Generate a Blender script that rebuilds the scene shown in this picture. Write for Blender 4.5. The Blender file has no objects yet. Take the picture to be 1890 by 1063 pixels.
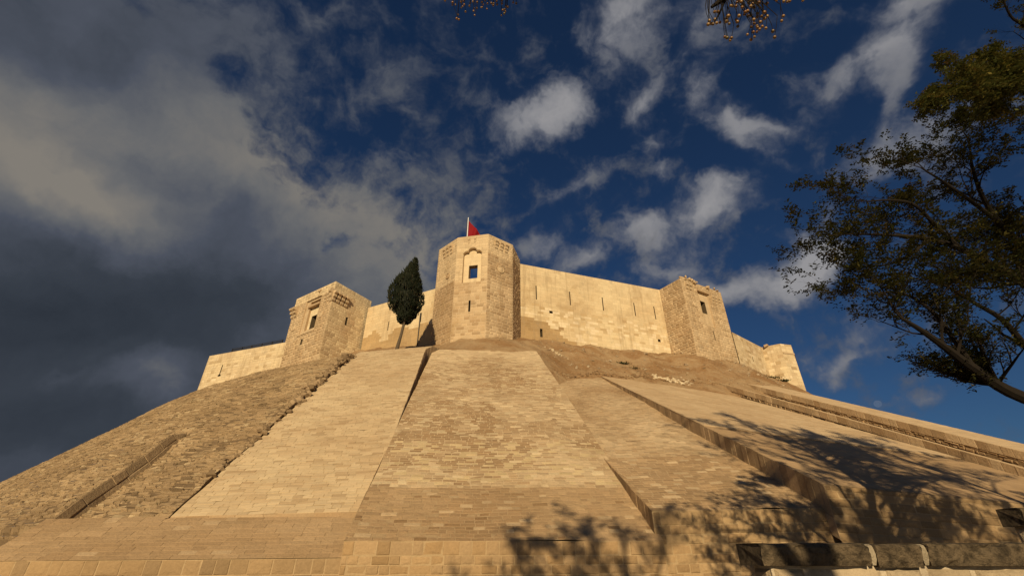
import bpy, math, random
import numpy as np
from math import radians, sin, cos, tan, atan2, hypot, pi, exp
from mathutils import Vector, Matrix, noise
S = bpy.context.scene
COL = S.collection
random.seed(7)

# ------------------------------------------------------------------ camera
PITCH = radians(30.4)
cam = bpy.data.objects.new('camera', bpy.data.cameras.new('camera'))
COL.objects.link(cam)
cam.data.lens = 16.0; cam.data.sensor_width = 36.0
cam.data.clip_start = 0.05; cam.data.clip_end = 9000
cam.location = (0, 0, 0); cam.rotation_euler = (pi/2 + PITCH, 0, 0)   # the eye is the origin, street level is z = -1.7
S.camera = cam
GROUND = -1.7

# surveying helpers: where the sight line through a photo point meets a known plane
def ray(x, y):
    a, b = (x-945.)/840., -(y-531.5)/840.
    return Vector((a, cos(PITCH)-b*sin(PITCH), sin(PITCH)+b*cos(PITCH)))
def atY(x, y, Y): r = ray(x, y); return r*(Y/r.y)
def atD(x, y, d): return ray(x, y)*d

# ------------------------------------------------------------------ light
SUN_EL, SUN_AZ = radians(20), radians(184.5)     # azimuth clockwise from +Y
sun = bpy.data.objects.new('sun', bpy.data.lights.new('sun', 'SUN'))
COL.objects.link(sun)
sun.data.energy = 5.0; sun.data.angle = radians(0.53); sun.data.color = (1.0, 0.795, 0.48)
sd = Vector((sin(SUN_AZ)*cos(SUN_EL), cos(SUN_AZ)*cos(SUN_EL), sin(SUN_EL)))
sun.rotation_euler = sd.to_track_quat('Z', 'Y').to_euler()
sun.location = (-6, -40, 30)
S.view_settings.view_transform = 'Standard'; S.view_settings.look = 'None'
S.view_settings.exposure = 0.0; S.view_settings.gamma = 1.0

# ------------------------------------------------------------------ sky
W = bpy.data.worlds.new('World'); S.world = W; W.use_nodes = True
nt = W.node_tree; nt.nodes.clear()
def nd(tree, t, **k):
    n = tree.nodes.new(t)
    for a, b in k.items(): setattr(n, a, b)
    return n
def math_(tree, op, a, b=None, clamp=False):
    n = nd(tree, 'ShaderNodeMath', operation=op, use_clamp=clamp)
    for i, v in enumerate((a, b)):
        if v is None: continue
        if isinstance(v, (int, float)): n.inputs[i].default_value = v
        else: tree.links.new(v, n.inputs[i])
    return n.outputs[0]
def maprange(tree, v, a, b, c=0., d=1., smooth=False):
    n = nd(tree, 'ShaderNodeMapRange', interpolation_type='SMOOTHSTEP' if smooth else 'LINEAR')
    tree.links.new(v, n.inputs[0])
    for i, x in enumerate((a, b, c, d)): n.inputs[i+1].default_value = x
    return n.outputs[0]
def mix(tree, f, a, b, blend='MIX'):
    n = nd(tree, 'ShaderNodeMix', data_type='RGBA', blend_type=blend)
    for s, v in ((n.inputs[0], f), (n.inputs[6], a), (n.inputs[7], b)):
        if isinstance(v, (int, float)): s.default_value = v
        elif isinstance(v, tuple): s.default_value = (*v, 1) if len(v) == 3 else v
        else: tree.links.new(v, s)
    return n.outputs[2]
def noise_n(tree, vec, scale, detail=6, rough=.55, dist=0., out=0):
    n = nd(tree, 'ShaderNodeTexNoise')
    n.inputs['Scale'].default_value = scale; n.inputs['Detail'].default_value = detail
    n.inputs['Roughness'].default_value = rough; n.inputs['Distortion'].default_value = dist
    if vec is not None: tree.links.new(vec, n.inputs['Vector'])
    return n.outputs[out]
tc = nd(nt, 'ShaderNodeTexCoord')
sky = nd(nt, 'ShaderNodeTexSky', sky_type='NISHITA', sun_disc=False)
sky.sun_elevation = SUN_EL; sky.sun_rotation = SUN_AZ
sky.air_density = 1.0; sky.dust_density = 0.3; sky.ozone_density = 3.0
skyc = mix(nt, 1.0, sky.outputs[0], (0.150, 0.232, 0.330), 'MULTIPLY')   # the deep autumn blue opposite a low sun

# warped view direction: clouds are placed by direction in the sky, with ragged edges
wv = nd(nt, 'ShaderNodeVectorMath', operation='SUBTRACT')
nt.links.new(noise_n(nt, tc.outputs['Generated'], 5.0, 5, .6, 0., 1), wv.inputs[0]); wv.inputs[1].default_value = (.5, .5, .5)
wm = nd(nt, 'ShaderNodeVectorMath', operation='MULTIPLY_ADD')
nt.links.new(wv.outputs[0], wm.inputs[0]); wm.inputs[1].default_value = (.17, .17, .17)
nt.links.new(tc.outputs['Generated'], wm.inputs[2])
DIR = wm.outputs[0]
def blob(cx, cy, rx, ry, rot, w):
    c = ray(cx, cy).normalized()
    k = 1/ray(cx, cy).length/840.
    ca, sa = cos(radians(rot)), sin(radians(rot))
    ax = (ray(cx+20*ca, cy-20*sa).normalized()-c).normalized()
    ay = c.cross(ax).normalized(); ax = ay.cross(c).normalized()
    m = Matrix((ax, ay, c)).transposed()
    mp = nd(nt, 'ShaderNodeMapping', vector_type='TEXTURE')
    nt.links.new(DIR, mp.inputs[0])
    mp.inputs['Location'].default_value = c
    mp.inputs['Rotation'].default_value = m.to_euler()
    mp.inputs['Scale'].default_value = (rx*k*1.42, ry*k*1.42, .9)
    g = nd(nt, 'ShaderNodeTexGradient', gradient_type='SPHERICAL')
    nt.links.new(mp.outputs[0], g.inputs[0])
    return math_(nt, 'MULTIPLY', g.outputs['Fac'], w)
def blobs(lst):
    acc = None
    for b in lst:
        v = blob(*b); acc = v if acc is None else math_(nt, 'ADD', acc, v)
    return acc
BANK = [(20,330,340,260,0,1.2),(60,130,280,240,0,.75),(280,420,330,230,-20,.95),(500,420,220,150,-40,.42),(610,520,260,140,-20,.75),(120,660,470,260,0,1.5),(500,640,260,160,0,.75),(60,820,420,160,0,.9),
        (750,440,180,120,20,.48),(700,80,280,120,10,.50),(560,230,200,120,-40,.30),(320,40,220,120,0,.42),(860,350,120,70,30,.36),(640,340,170,80,-40,.38),(60,30,300,140,0,.5),(800,230,160,80,25,.40),(720,560,160,70,0,.5),(310,190,160,150,-30,.35),
        (268,18,70,26,-40,-.5),(400,95,110,24,-65,-.20),(480,200,150,30,-55,-.20),(335,585,34,40,60,-1.3),(5,470,44,26,0,-1.2),(540,280,150,44,-40,-.30),(612,450,44,20,0,-.8),(545,350,90,20,-42,-.40),(640,250,90,60,-30,-.35),(570,120,60,60,0,-.2)]
PUFF = [(990,225,95,42,24,.95),(1050,190,46,42,60,.7),(930,195,80,40,10,.5),(890,300,60,30,0,.35),(1145,40,85,66,0,.95),(1190,180,60,34,55,.85),(1192,265,28,40,80,.5),(1205,330,24,24,0,.6),
        (1300,40,60,110,10,.5),(1298,165,52,26,50,.62),(1365,225,75,40,-25,.85),(1450,225,60,22,12,.5),(1400,280,70,26,-20,.4),(1285,395,90,46,24,1.05),(1320,360,40,30,40,.4),(1165,422,46,34,20,.9),
        (1245,262,36,28,0,.35),(1045,350,85,26,25,.55),(1000,450,62,40,10,.6),(1080,480,48,34,20,.75),(1250,498,80,34,20,.65),(1465,518,92,44,20,1.45),(1500,495,60,40,30,.5),(1535,435,46,70,0,.65),(1462,455,40,20,25,.55),
        (1335,540,52,36,-10,.85),(1610,110,120,50,28,.85),(1650,175,40,70,10,.55),(1665,10,85,34,10,.7),(1700,265,120,46,28,.7),(1575,295,60,50,30,.42),(1545,690,62,22,60,.5),(1600,600,52,34,10,.5),
        (1590,650,60,20,10,.45),(1750,740,90,24,5,.4),(720,300,80,40,20,.4),(1380,330,90,24,10,.22),(1500,650,40,26,0,.4),(1190,480,50,30,30,.3),(1120,150,60,30,40,.25)]
bank = blobs(BANK); puff = blobs(PUFF)
fb = noise_n(nt, tc.outputs['Generated'], 5.5, 12, .66, .25)
fine = noise_n(nt, DIR, 17.0, 8, .54, .15)
fbm = math_(nt, 'ADD', math_(nt, 'MULTIPLY', math_(nt, 'SUBTRACT', fb, .5), 1.7), math_(nt, 'MULTIPLY', math_(nt, 'SUBTRACT', fine, .5), 1.9))
dens_b = math_(nt, 'ADD', bank, math_(nt, 'MULTIPLY', fbm, .95))
dens_p = math_(nt, 'ADD', math_(nt, 'MULTIPLY', puff, 1.25), math_(nt, 'MULTIPLY', fbm, .80))
mb = maprange(nt, dens_b, .02, .95, 0, 1, True)
mp_ = math_(nt, 'POWER', maprange(nt, dens_p, -.02, 1.12, 0, .98, True), 1.25)
light = blobs([(690,500,220,120,0,.42),(600,340,220,80,-35,.22),(40,200,180,90,-10,.66),(60,345,250,90,-15,.80),(380,270,150,80,-20,.45),(180,370,160,60,-20,.30),(560,340,170,90,-40,.35),(740,440,180,110,0,.35),
               (120,560,460,130,10,-.62),(430,520,260,110,10,-.35),(150,60,330,100,0,-.12),(60,760,380,170,0,-.7),(280,690,70,40,20,.55),(310,735,50,30,20,.45),(120,690,170,50,10,.42),(470,460,80,50,0,.30),(560,600,160,60,0,-.2)])
lv = math_(nt, 'ADD', math_(nt, 'ADD', light, .42), math_(nt, 'MULTIPLY', fbm, .26))
ramp = nd(nt, 'ShaderNodeValToRGB'); nt.links.new(maprange(nt, lv, -.55, 1.25), ramp.inputs[0])
el = ramp.color_ramp.elements
el[0].position = 0.0; el[0].color = (.026, .033, .045, 1); el[1].position = 1.0; el[1].color = (.22, .202, .178, 1)
for p, c in ((.3, (.041, .050, .066, 1)), (.55, (.074, .085, .112, 1)), (.75, (.134, .138, .146, 1))):
    e = el.new(p); e.color = c
pr = nd(nt, 'ShaderNodeValToRGB'); nt.links.new(maprange(nt, dens_p, .2, 1.4), pr.inputs[0])
pr.color_ramp.elements[0].color = (.05, .068, .11, 1); pr.color_ramp.elements[1].color = (.30, .295, .305, 1)
STR = .1
def over(c): # cloud colours are given as radiance; the background multiplies by STR
    return mix(nt, 1.0, c, (1/STR, 1/STR, 1/STR), 'MULTIPLY')
full = mix(nt, mp_, skyc, over(pr.outputs[0]))
full = mix(nt, mb, full, over(ramp.outputs[0]))
bg = nd(nt, 'ShaderNodeBackground'); bg.inputs['Strength'].default_value = STR
nt.links.new(full, bg.inputs[0])
wo = nd(nt, 'ShaderNodeOutputWorld'); nt.links.new(bg.outputs[0], wo.inputs[0])

# ------------------------------------------------------------------ object helpers
def wloc(o):
    v = Vector((0, 0, 0))
    while o is not None: v += o.location; o = o.parent
    return v
def tag(o, label=None, cat=None, group=None, kind=None):
    for k, v in (('label', label), ('category', cat), ('group', group), ('kind', kind)):
        if v: o[k] = v
    return o
def empty(name, loc, label, cat, group=None):
    o = bpy.data.objects.new(name, None); COL.objects.link(o); o.location = loc
    o.empty_display_size = .3
    return tag(o, label, cat, group)
class MB:
    def __init__(s): s.v = []; s.f = []; s.c = []
    def face(s, pts, c=(1, 1, 1)):
        i = len(s.v); s.v.extend([tuple(p) for p in pts]); s.f.append(tuple(range(i, i+len(pts)))); s.c.append(c)
    def mesh(s, verts, faces, c=(1, 1, 1)):
        i = len(s.v); s.v.extend([tuple(p) for p in verts])
        for f in faces: s.f.append(tuple(k+i for k in f)); s.c.append(c)
    def box(s, o, x, y, z, c=(1, 1, 1), skip=()):
        o, x, y, z = Vector(o), Vector(x), Vector(y), Vector(z)
        P = [o, o+x, o+x+y, o+y, o+z, o+x+z, o+x+y+z, o+y+z]
        F = {'b': (0,3,2,1), 't': (4,5,6,7), 'f': (0,1,5,4), 'r': (1,2,6,5), 'k': (2,3,7,6), 'l': (3,0,4,7)}
        s.mesh(P, [f for k, f in F.items() if k not in skip], c)
    def tube(s, pts, rad, n=6, c=(1, 1, 1), cap=True):
        pts = [Vector(p) for p in pts]; i0 = len(s.v)
        up = Vector((.3, .2, 1)).normalized()
        for k, p in enumerate(pts):
            d = (pts[min(k+1, len(pts)-1)]-pts[max(k-1, 0)])
            d = d.normalized() if d.length > 1e-9 else Vector((0, 0, 1))
            a = d.cross(up)
            if a.length < 1e-3: a = d.cross(Vector((1, 0, 0)))
            a.normalize(); b = d.cross(a)
            r = rad[k] if hasattr(rad, '__len__') else rad
            for j in range(n):
                t = 2*pi*j/n; s.v.append(tuple(p+a*(r*cos(t))+b*(r*sin(t))))
        for k in range(len(pts)-1):
            for j in range(n):
                q = (j+1) % n
                s.f.append((i0+k*n+j, i0+k*n+q, i0+(k+1)*n+q, i0+(k+1)*n+j)); s.c.append(c)
        if cap:
            s.f.append(tuple(i0+j for j in range(n))); s.c.append(c)
            s.f.append(tuple(i0+(len(pts)-1)*n+j for j in reversed(range(n)))); s.c.append(c)
    def build(s, name, mat, parent=None, smooth=False, own_loc=None):
        base = wloc(parent) if parent is not None else (Vector(own_loc) if own_loc is not None else Vector((0, 0, 0)))
        m = bpy.data.meshes.new(name)
        va = np.array(s.v, dtype=float).reshape(-1, 3) - np.array(base)
        m.from_pydata(va.tolist(), [], s.f)
        at = m.color_attributes.new('Col', 'FLOAT_COLOR', 'CORNER')
        lens = np.array([len(f) for f in s.f])
        cc = np.ones((len(s.f), 4)); cc[:, :3] = np.array(s.c, dtype=float).reshape(-1, 3)
        at.data.foreach_set('color', np.repeat(cc, lens, axis=0).ravel().astype(np.float32))
        if smooth: m.polygons.foreach_set('use_smooth', [True]*len(m.polygons))
        m.update()
        m.materials.append(mat)
        o = bpy.data.objects.new(name, m); COL.objects.link(o)
        if parent is not None: o.parent = parent
        elif own_loc is not None: o.location = own_loc
        return o

# ------------------------------------------------------------------ materials
def new_mat(name, rough=.9):
    m = bpy.data.materials.new(name); m.use_nodes = True
    b = m.node_tree.nodes['Principled BSDF']; b.inputs['Roughness'].default_value = rough
    b.inputs['Specular IOR Level'].default_value = .2
    return m, m.node_tree, b
def stone_mat(name, grain=.25, stain=.35, stain_col=(.20, .13, .07), bump=.5, bscale=9., lichen=0., lcol=(.03, .027, .018), lscale=2.2):
    m, t, b = new_mat(name, .92)
    a = nd(t, 'ShaderNodeAttribute', attribute_name='Col')
    co = nd(t, 'ShaderNodeTexCoord').outputs['Object']
    n1 = noise_n(t, co, 14., 8, .65); n2 = noise_n(t, co, .55, 7, .6, .6); n3 = noise_n(t, co, 60., 4, .6)
    c = mix(t, 1., a.outputs['Color'], mix(t, n1, tuple([1-grain]*3), tuple([1+grain]*3)), 'MULTIPLY')
    c = mix(t, 1., c, mix(t, n3, (.84, .83, .81), (1.14, 1.14, 1.14)), 'MULTIPLY')
    f = math_(t, 'MULTIPLY', maprange(t, n2, .52, .74, 0, 1, True), stain)
    c = mix(t, f, c, stain_col)
    if lichen > 0:
        nl = math_(t, 'ADD', math_(t, 'MULTIPLY', noise_n(t, co, lscale, 8, .7, .3), .7), math_(t, 'MULTIPLY', n1, .3))
        c = mix(t, math_(t, 'MULTIPLY', maprange(t, nl, .40, .62, 0, 1, True), lichen), c, lcol)
    t.links.new(c, b.inputs['Base Color'])
    bp = nd(t, 'ShaderNodeBump'); bp.inputs['Strength'].default_value = bump; bp.inputs['Distance'].default_value = .05
    h = math_(t, 'ADD', noise_n(t, co, bscale, 9, .68, .2), math_(t, 'MULTIPLY', n3, .25))
    t.links.new(h, bp.inputs['Height']); t.links.new(bp.outputs[0], b.inputs['Normal'])
    return m
M_NEW = stone_mat('dressed_limestone', .16, .22, (.33, .22, .12), .25, 7.)
M_OLD = stone_mat('old_limestone', .26, .45, (.24, .16, .085), .75, 8.)
M_CASTLE = stone_mat('castle_limestone', .2, .5, (.33, .215, .105), .5, 6.)
t_ = M_CASTLE.node_tree; b_ = t_.nodes['Principled BSDF']; src = b_.inputs['Base Color'].links[0].from_socket
mp0 = nd(t_, 'ShaderNodeMapping'); mp0.inputs['Scale'].default_value = (1.5, 1.5, .13)
t_.links.new(nd(t_, 'ShaderNodeTexCoord').outputs['Object'], mp0.inputs[0])
c_ = mix(t_, math_(t_, 'MULTIPLY', maprange(t_, noise_n(t_, mp0.outputs[0], 1.3, 8, .62, .2), .50, .68, 0, 1, True), .42), src, (.30, .215, .125))
c_ = mix(t_, math_(t_, 'MULTIPLY', maprange(t_, noise_n(t_, nd(t_, 'ShaderNodeTexCoord').outputs['Object'], .9, 8, .7, .4), .56, .70, 0, 1, True), .38), c_, (.27, .23, .165))
t_.links.new(c_, b_.inputs['Base Color'])
M_RUBBLE = stone_mat('rubble_stone', .35, .5, (.22, .15, .085), 1.0, 7.)
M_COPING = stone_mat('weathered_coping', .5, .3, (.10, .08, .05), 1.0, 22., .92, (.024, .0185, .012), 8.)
M_PARAPET = stone_mat('parapet_stone', .3, .4, (.16, .11, .06), .8, 12., .45, (.10, .075, .045), 2.4)
def simple(name, col, rough=.8, var=0., scale=8., attr=False):
    m, t, b = new_mat(name, rough)
    co = nd(t, 'ShaderNodeTexCoord').outputs['Object']
    n = noise_n(t, co, scale, 6, .6)
    base = nd(t, 'ShaderNodeAttribute', attribute_name='Col').outputs['Color'] if attr else col
    c = mix(t, 1., base, mix(t, n, tuple([1-var]*3), tuple([1+var]*3)), 'MULTIPLY')
    t.links.new(c, b.inputs['Base Color'])
    return m
M_BARK = simple('bark', (.016, .012, .009), .95, .4, 20.)
M_TRUNK = simple('cypress_bark', (.10, .075, .05), .95, .4, 20.)
M_STEEL = simple('dark_steel', (.03, .028, .027), .5, .2)
M_POLE = simple('painted_pole', (.75, .73, .70), .4, .05)
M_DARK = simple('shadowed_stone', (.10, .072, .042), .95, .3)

def leaf_mat(name, trans=.25):
    m, t, b = new_mat(name, .65)
    a = nd(t, 'ShaderNodeAttribute', attribute_name='Col')
    t.links.new(a.outputs['Color'], b.inputs['Base Color'])
    tr = nd(t, 'ShaderNodeBsdfTranslucent'); t.links.new(a.outputs['Color'], tr.inputs[0])
    mx = nd(t, 'ShaderNodeMixShader'); mx.inputs[0].default_value = trans
    out = t.nodes['Material Output']
    t.links.new(b.outputs[0], mx.inputs[1]); t.links.new(tr.outputs[0], mx.inputs[2]); t.links.new(mx.outputs[0], out.inputs[0])
    return m
M_LEAF = leaf_mat('leaves'); M_CYP = leaf_mat('cypress_leaves', .05)

# ------------------------------------------------------------------ masonry
def fbm(x, y, z=0., o=4): return noise.fractal(Vector((x, y, z)), 1.0, 2.0, o)   # about -1..1
def lerp(a, b, t): return a+(b-a)*t
def mixc(a, b, t):
    t = min(1., max(0., t)); return tuple(lerp(x, y, t) for x, y in zip(a, b))
def mul(c, k): return tuple(x*k for x in c)
class Quad:
    """four corners seen from outside: bottom left, bottom right, top right, top left; (s,t) in 0..1, h along the outward normal"""
    def __init__(q, bl, br, tr, tl, off=None):
        q.p = [Vector(v) for v in (bl, br, tr, tl)]; q.off = off
        a, b, c, d = q.p
        q.n = ((b-a)+(c-d)).cross((d-a)+(c-b)).normalized()
    def at(q, s, t, h=0.):
        a, b, c, d = q.p
        v = (a*(1-s)+b*s)*(1-t)+(d*(1-s)+c*s)*t
        if q.off: h += q.off(s, t)
        return v+q.n*h
    def width(q, t): return (q.at(1, t)-q.at(0, t)).length
    def height(q): return ((q.at(0, 1)-q.at(0, 0)).length+(q.at(1, 1)-q.at(1, 0)).length)/2
def lay(M, q, ch=.3, cv=.15, ln=(.5, .9), gap=.012, h=.02, hj=.006, bev=.012, boss=0., mortar=(.5, .4, .28), col=None, cj=.1,
        holes=(), jit=0., skip=0., rng=None, only=None):
    """courses of individual stones over a quad; holes are (s0,s1,t0,t1)"""
    rng = rng or random.Random(11)
    H = q.height()
    tb = [0.]
    while tb[-1] < H-ch*.6: tb.append(tb[-1]+ch*(1+rng.uniform(-cv, cv)))
    if len(tb) == 1: tb.append(H)
    tb[-1] = H; tb = [x/H for x in tb]
    for s0, s1, t0, t1 in holes:
        for e in (t0, t1):
            if 0 < e < 1:
                k = min(range(1, max(2, len(tb)-1)), key=lambda i: abs(tb[i]-e))
                if abs(tb[k]-e)*H < ch*.45: tb[k] = e
                else: tb = sorted(tb+[e])
    for k in range(len(tb)-1):
        t0, t1 = tb[k], tb[k+1]
        if t1-t0 < 1e-6: continue
        tm = (t0+t1)/2; w = q.width(tm)
        iv = [(0., 1.)]
        for a0, a1, b0, b1 in holes:
            if b0-1e-6 < tm < b1+1e-6:
                nv = []
                for u0, u1 in iv:
                    if a0 > u0: nv.append((u0, min(u1, a0)))
                    if a1 < u1: nv.append((max(u0, a1), u1))
                iv = [(x, y) for x, y in nv if y-x > 1e-4]
        for u0, u1 in iv:
            ss = [u0]
            first = rng.uniform(.35, 1.)
            while True:
                l = rng.uniform(*ln)*first/w; first = 1.
                if ss[-1]+l > u1-ln[0]*.5/w: break
                ss.append(ss[-1]+l)
            ss.append(u1)
            gs, gt = gap/2/w, gap/2/H
            for a, b in zip(ss, ss[1:]):
                sm = (a+b)/2
                if only and not only(sm, tm): continue
                M.face([q.at(a, t0), q.at(b, t0), q.at(b, t1), q.at(a, t1)], mortar if not callable(mortar) else mortar(sm, tm))
                if skip and rng.random() < skip: continue
                cc = col(sm, tm, rng) if callable(col) else col
                cc = mul(cc, 1+rng.uniform(-cj, cj))
                j = lambda: rng.uniform(-jit, jit)
                A = [(a+gs, t0+gt), (b-gs, t0+gt), (b-gs, t1-gt), (a+gs, t1-gt)]
                if b-a < 3*gs: continue
                if jit: A = [(x+j()/w, y+j()/H*.6) for x, y in A]
                bs, bt = bev/w, bev/H
                sg = ((1, 1), (-1, 1), (-1, -1), (1, -1))
                hh = h+rng.uniform(-hj, hj)
                B = [(x+bs*i, y+bt*l_) for (x, y), (i, l_) in zip(A, sg)]
                P = [q.at(x, y) for x, y in A]
                T = [q.at(x, y, hh+(j()*.5 if jit else 0)) for x, y in B]
                i0 = len(M.v)
                M.v.extend([tuple(p) for p in P+T])
                for i in range(4):
                    n_ = (i+1) % 4
                    M.f.append((i0+i, i0+n_, i0+4+n_, i0+4+i)); M.c.append(cc)
                if boss > 0:
                    ws, wt = (b-a)*.18, (t1-t0)*.2
                    bh = hh+boss*rng.uniform(.5, 1.2)
                    I = [q.at(x+ws*i+rng.uniform(-.2, .2)*ws, y+wt*l_+rng.uniform(-.2, .2)*wt, bh+rng.uniform(-.3, .3)*boss) for (x, y), (i, l_) in zip(B, sg)]
                    M.v.extend([tuple(p) for p in I])
                    for i in range(4):
                        n_ = (i+1) % 4
                        M.f.append((i0+4+i, i0+4+n_, i0+8+n_, i0+8+i)); M.c.append(cc)
                    M.f.append((i0+8, i0+9, i0+10, i0+11)); M.c.append(cc)
                else:
                    M.f.append((i0+4, i0+5, i0+6, i0+7)); M.c.append(cc)
PALE = (.51, .383, .242); TAN = (.40, .277, .162); BROWN = (.30, .195, .106); DEEP = (.23, .14, .07); CREAM = (.64, .52, .335)

# ------------------------------------------------------------------ ground and mound
g = MB()
N = 24
for i in range(N):
    for j in range(N):
        x0, x1 = -1500+3000*i/N, -1500+3000*(i+1)/N; y0, y1 = -1500+3000*j/N, -1500+3000*(j+1)/N
        g.face([(x0, y0, GROUND), (x1, y0, GROUND), (x1, y1, GROUND), (x0, y1, GROUND)])
tag(g.build('ground', simple('street_paving', (.20, .165, .125), .9, .35, 3.)), kind='structure')

CP = [(-18.3,50.3,21.0),(-13,47.7,20.3),(-8.4,45.3,19.6),(-6.1,41.4,18.1),(-2.6,40.7,18.1),(.4,42.7,18.7),(1.3,46.0,20.6),(5,47.6,20.9),(9.8,49.2,21.0),(15,51,21.2),(19.6,52.4,21.4),
      (21.9,49.3,19.6),(25,51.3,20.1),(28.4,53.2,20.3),(32.5,56.9,20.6),(34.8,57.9,20.0),(36.8,57,18.7),(38.6,57.2,17.6),(41,60,16.),
      (-20.7,45.3,17.4),(-17.6,49.,20.2),(-24,47.3,17.5),(-27,49.5,17.6),(-33,51.6,17.3),(-38.3,53.9,16.5),(-42,58,14.),
      (-6.9,37.3,15.6),(-2,38.0,15.9),(2.2,38.9,16.1),(3.2,39.9,15.8),(4,38.6,13.6),(8.3,40.9,14.3),(14.5,42.6,14.5),(21,44.6,14.7),(24.5,45.6,15.2),(28.2,46.6,15.0),(29.5,44.5,13.6),
      (-6.6,36.0,14.2),(-9.2,34.3,12.6),(-11.9,32.5,12.0),(-10,37.5,15.35),(-13,40,15.6),(-7.5,39.5,16.3),(-3,39.6,17.0),
      (-12.5,36,13.7),(-20,39,14.),(-28,45,14.2),(-34,49,14.6),
      (6,44.5,17.7),(12,46.5,17.9),(18,48,18.0),(24,49.,18.4),(29,51,18.3),(33,53.5,17.2),(10,43.5,16.2),(16,45.2,16.2),(31,49,15.6),
      (0,52,21.5),(-15,56,21.6),(15,58,21.6),(30,62,20.5),(-30,58,18),(38,64,18),(0,64,21),(0,78,18),(-30,75,16),(35,78,16),
      (-9,22,3.2),(0,25,4.6),(-4,33,10.5),(10,28,4.),(6,35,9.5),(20,30,4.6),(16,38,10.),(27,30,4.5),(26,38,9.),(33,42,9.),(38,46,8.),(44,50,5.),(48,62,5.),
      (-20,30,3.5),(-28,36,4.5),(-38,44,4.),(-46,52,3),(-48,62,3),(0,14,-4),(-14,15,-4),(12,15,-4),(30,18,-4),(-30,26,-4),(-50,36,-4),(50,34,-4),(58,52,-4),(-58,54,-4),(56,72,-3),(-58,74,-3),(-55,90,-3),(55,90,-3),(0,92,8)]
cp = np.array(CP, dtype=float)
def tps(d2): return np.where(d2 > 1e-12, d2*np.log(d2+1e-12)*.5, 0.)
XY = cp[:, :2]; n_ = len(cp)
D2 = ((XY[:, None, :]-XY[None, :, :])**2).sum(-1)
K = np.zeros((n_+3, n_+3)); K[:n_, :n_] = tps(D2)+np.eye(n_)*.3; K[:n_, n_] = 1; K[:n_, n_+1:] = XY; K[n_, :n_] = 1; K[n_+1:, :n_] = XY.T
sol = np.linalg.solve(K, np.concatenate([cp[:, 2], np.zeros(3)]))
def hill_base(X, Y):
    X = np.atleast_1d(np.asarray(X, float)); Y = np.atleast_1d(np.asarray(Y, float))
    d2 = (X[:, None]-XY[None, :, 0])**2+(Y[:, None]-XY[None, :, 1])**2
    return tps(d2)@sol[:n_]+sol[n_]+sol[n_+1]*X+sol[n_+2]*Y
def hill_z(x, y):
    return float(hill_base(x, y)[0])+.30*fbm(x*.35, y*.35, 3.)+.12*fbm(x*1.3, y*1.3, 5.)
xs = np.concatenate([np.arange(-62, -40, 2.), np.arange(-40, 44, .35), np.arange(44, 64, 2.)])
ys = np.concatenate([np.arange(13, 31, 1.5), np.arange(31, 60, .35), np.arange(60, 94, 2.)])
GX, GY = np.meshgrid(xs, ys)
GZ = hill_base(GX.ravel(), GY.ravel()).reshape(GX.shape)
hv = []
for i in range(GX.shape[0]):
    for j in range(GX.shape[1]):
        x, y, z = GX[i, j], GY[i, j], GZ[i, j]
        hv.append((x, y, max(-4., z+.30*fbm(x*.35, y*.35, 3.)+.12*fbm(x*1.3, y*1.3, 5.)+.10*fbm(x*3., y*3., 9., 4))))
nx = len(xs)
hf = [(i*nx+j, i*nx+j+1, (i+1)*nx+j+1, (i+1)*nx+j) for i in range(len(ys)-1) for j in range(nx-1)]
hb = MB(); hb.mesh(hv, hf)
m, t, b = new_mat('bare_earth', .95)
co = nd(t, 'ShaderNodeTexCoord').outputs['Object']
n1 = noise_n(t, co, .35, 8, .62, .8); n2 = noise_n(t, co, 2.2, 8, .7, .3); n3 = noise_n(t, co, 22., 6, .7)
c = mix(t, maprange(t, n1, .36, .62, 0, 1, True), (.275, .155, .07), (.40, .275, .155))
c = mix(t, maprange(t, n2, .46, .64, 0, .75, True), c, (.33, .20, .10))
c = mix(t, maprange(t, n3, .60, .72, 0, .6, True), c, (.43, .33, .22))
c = mix(t, maprange(t, n3, .40, .28, 0, .55, True), c, (.10, .07, .04))
t.links.new(c, b.inputs['Base Color'])
bp = nd(t, 'ShaderNodeBump'); bp.inputs['Strength'].default_value = 1.; bp.inputs['Distance'].default_value = .25
t.links.new(math_(t, 'ADD', noise_n(t, co, 2.6, 10, .72, .4), math_(t, 'MULTIPLY', n3, .25)), bp.inputs['Height']); t.links.new(bp.outputs[0], b.inputs['Normal'])
tag(hb.build('hill', m, smooth=True), kind='structure')

# ------------------------------------------------------------------ glacis strips
def V(*a): return Vector(a)
def strip_sides(M, q, depth, col, left=True, right=True, top=True, ch=.3):
    """the standing side walls of a stone strip, going down into the mound"""
    for s, on in ((0, left), (1, right)):
        if not on: continue
        a, b = q.at(s, 0), q.at(s, 1)
        d = V(0, 0, -depth)
        if s == 0: qq = Quad(b+d, a+d, a, b)
        else: qq = Quad(a+d, b+d, b, a)
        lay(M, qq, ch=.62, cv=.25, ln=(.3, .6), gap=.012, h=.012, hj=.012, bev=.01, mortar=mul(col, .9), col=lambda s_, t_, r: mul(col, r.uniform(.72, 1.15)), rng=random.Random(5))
    if top:
        a, b = q.at(0, 1), q.at(1, 1)
        M.face([a, b, b+V(0, .6, -2), a+V(0, .6, -2)], col)
def front_wall(M, a, b, zb, ch=.25, ln=(.34, .5), boss=.016, colf=None, rng=3, gap=.035):
    q = Quad(V(a[0], a[1], zb), V(b[0], b[1], zb), V(*b), V(*a))
    lay(M, q, ch=ch, cv=.10, ln=(ln[0]*.75, ln[1]*1.25), gap=gap*.6, h=.010, hj=.012, bev=.016, jit=.008, boss=boss*.8, mortar=(.41, .295, .17), col=lambda s, t, r: tuple(x*y for x, y in zip(colf(s, t, r), (.82, .785, .735))), cj=.14, rng=random.Random(rng))
    return q
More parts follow.
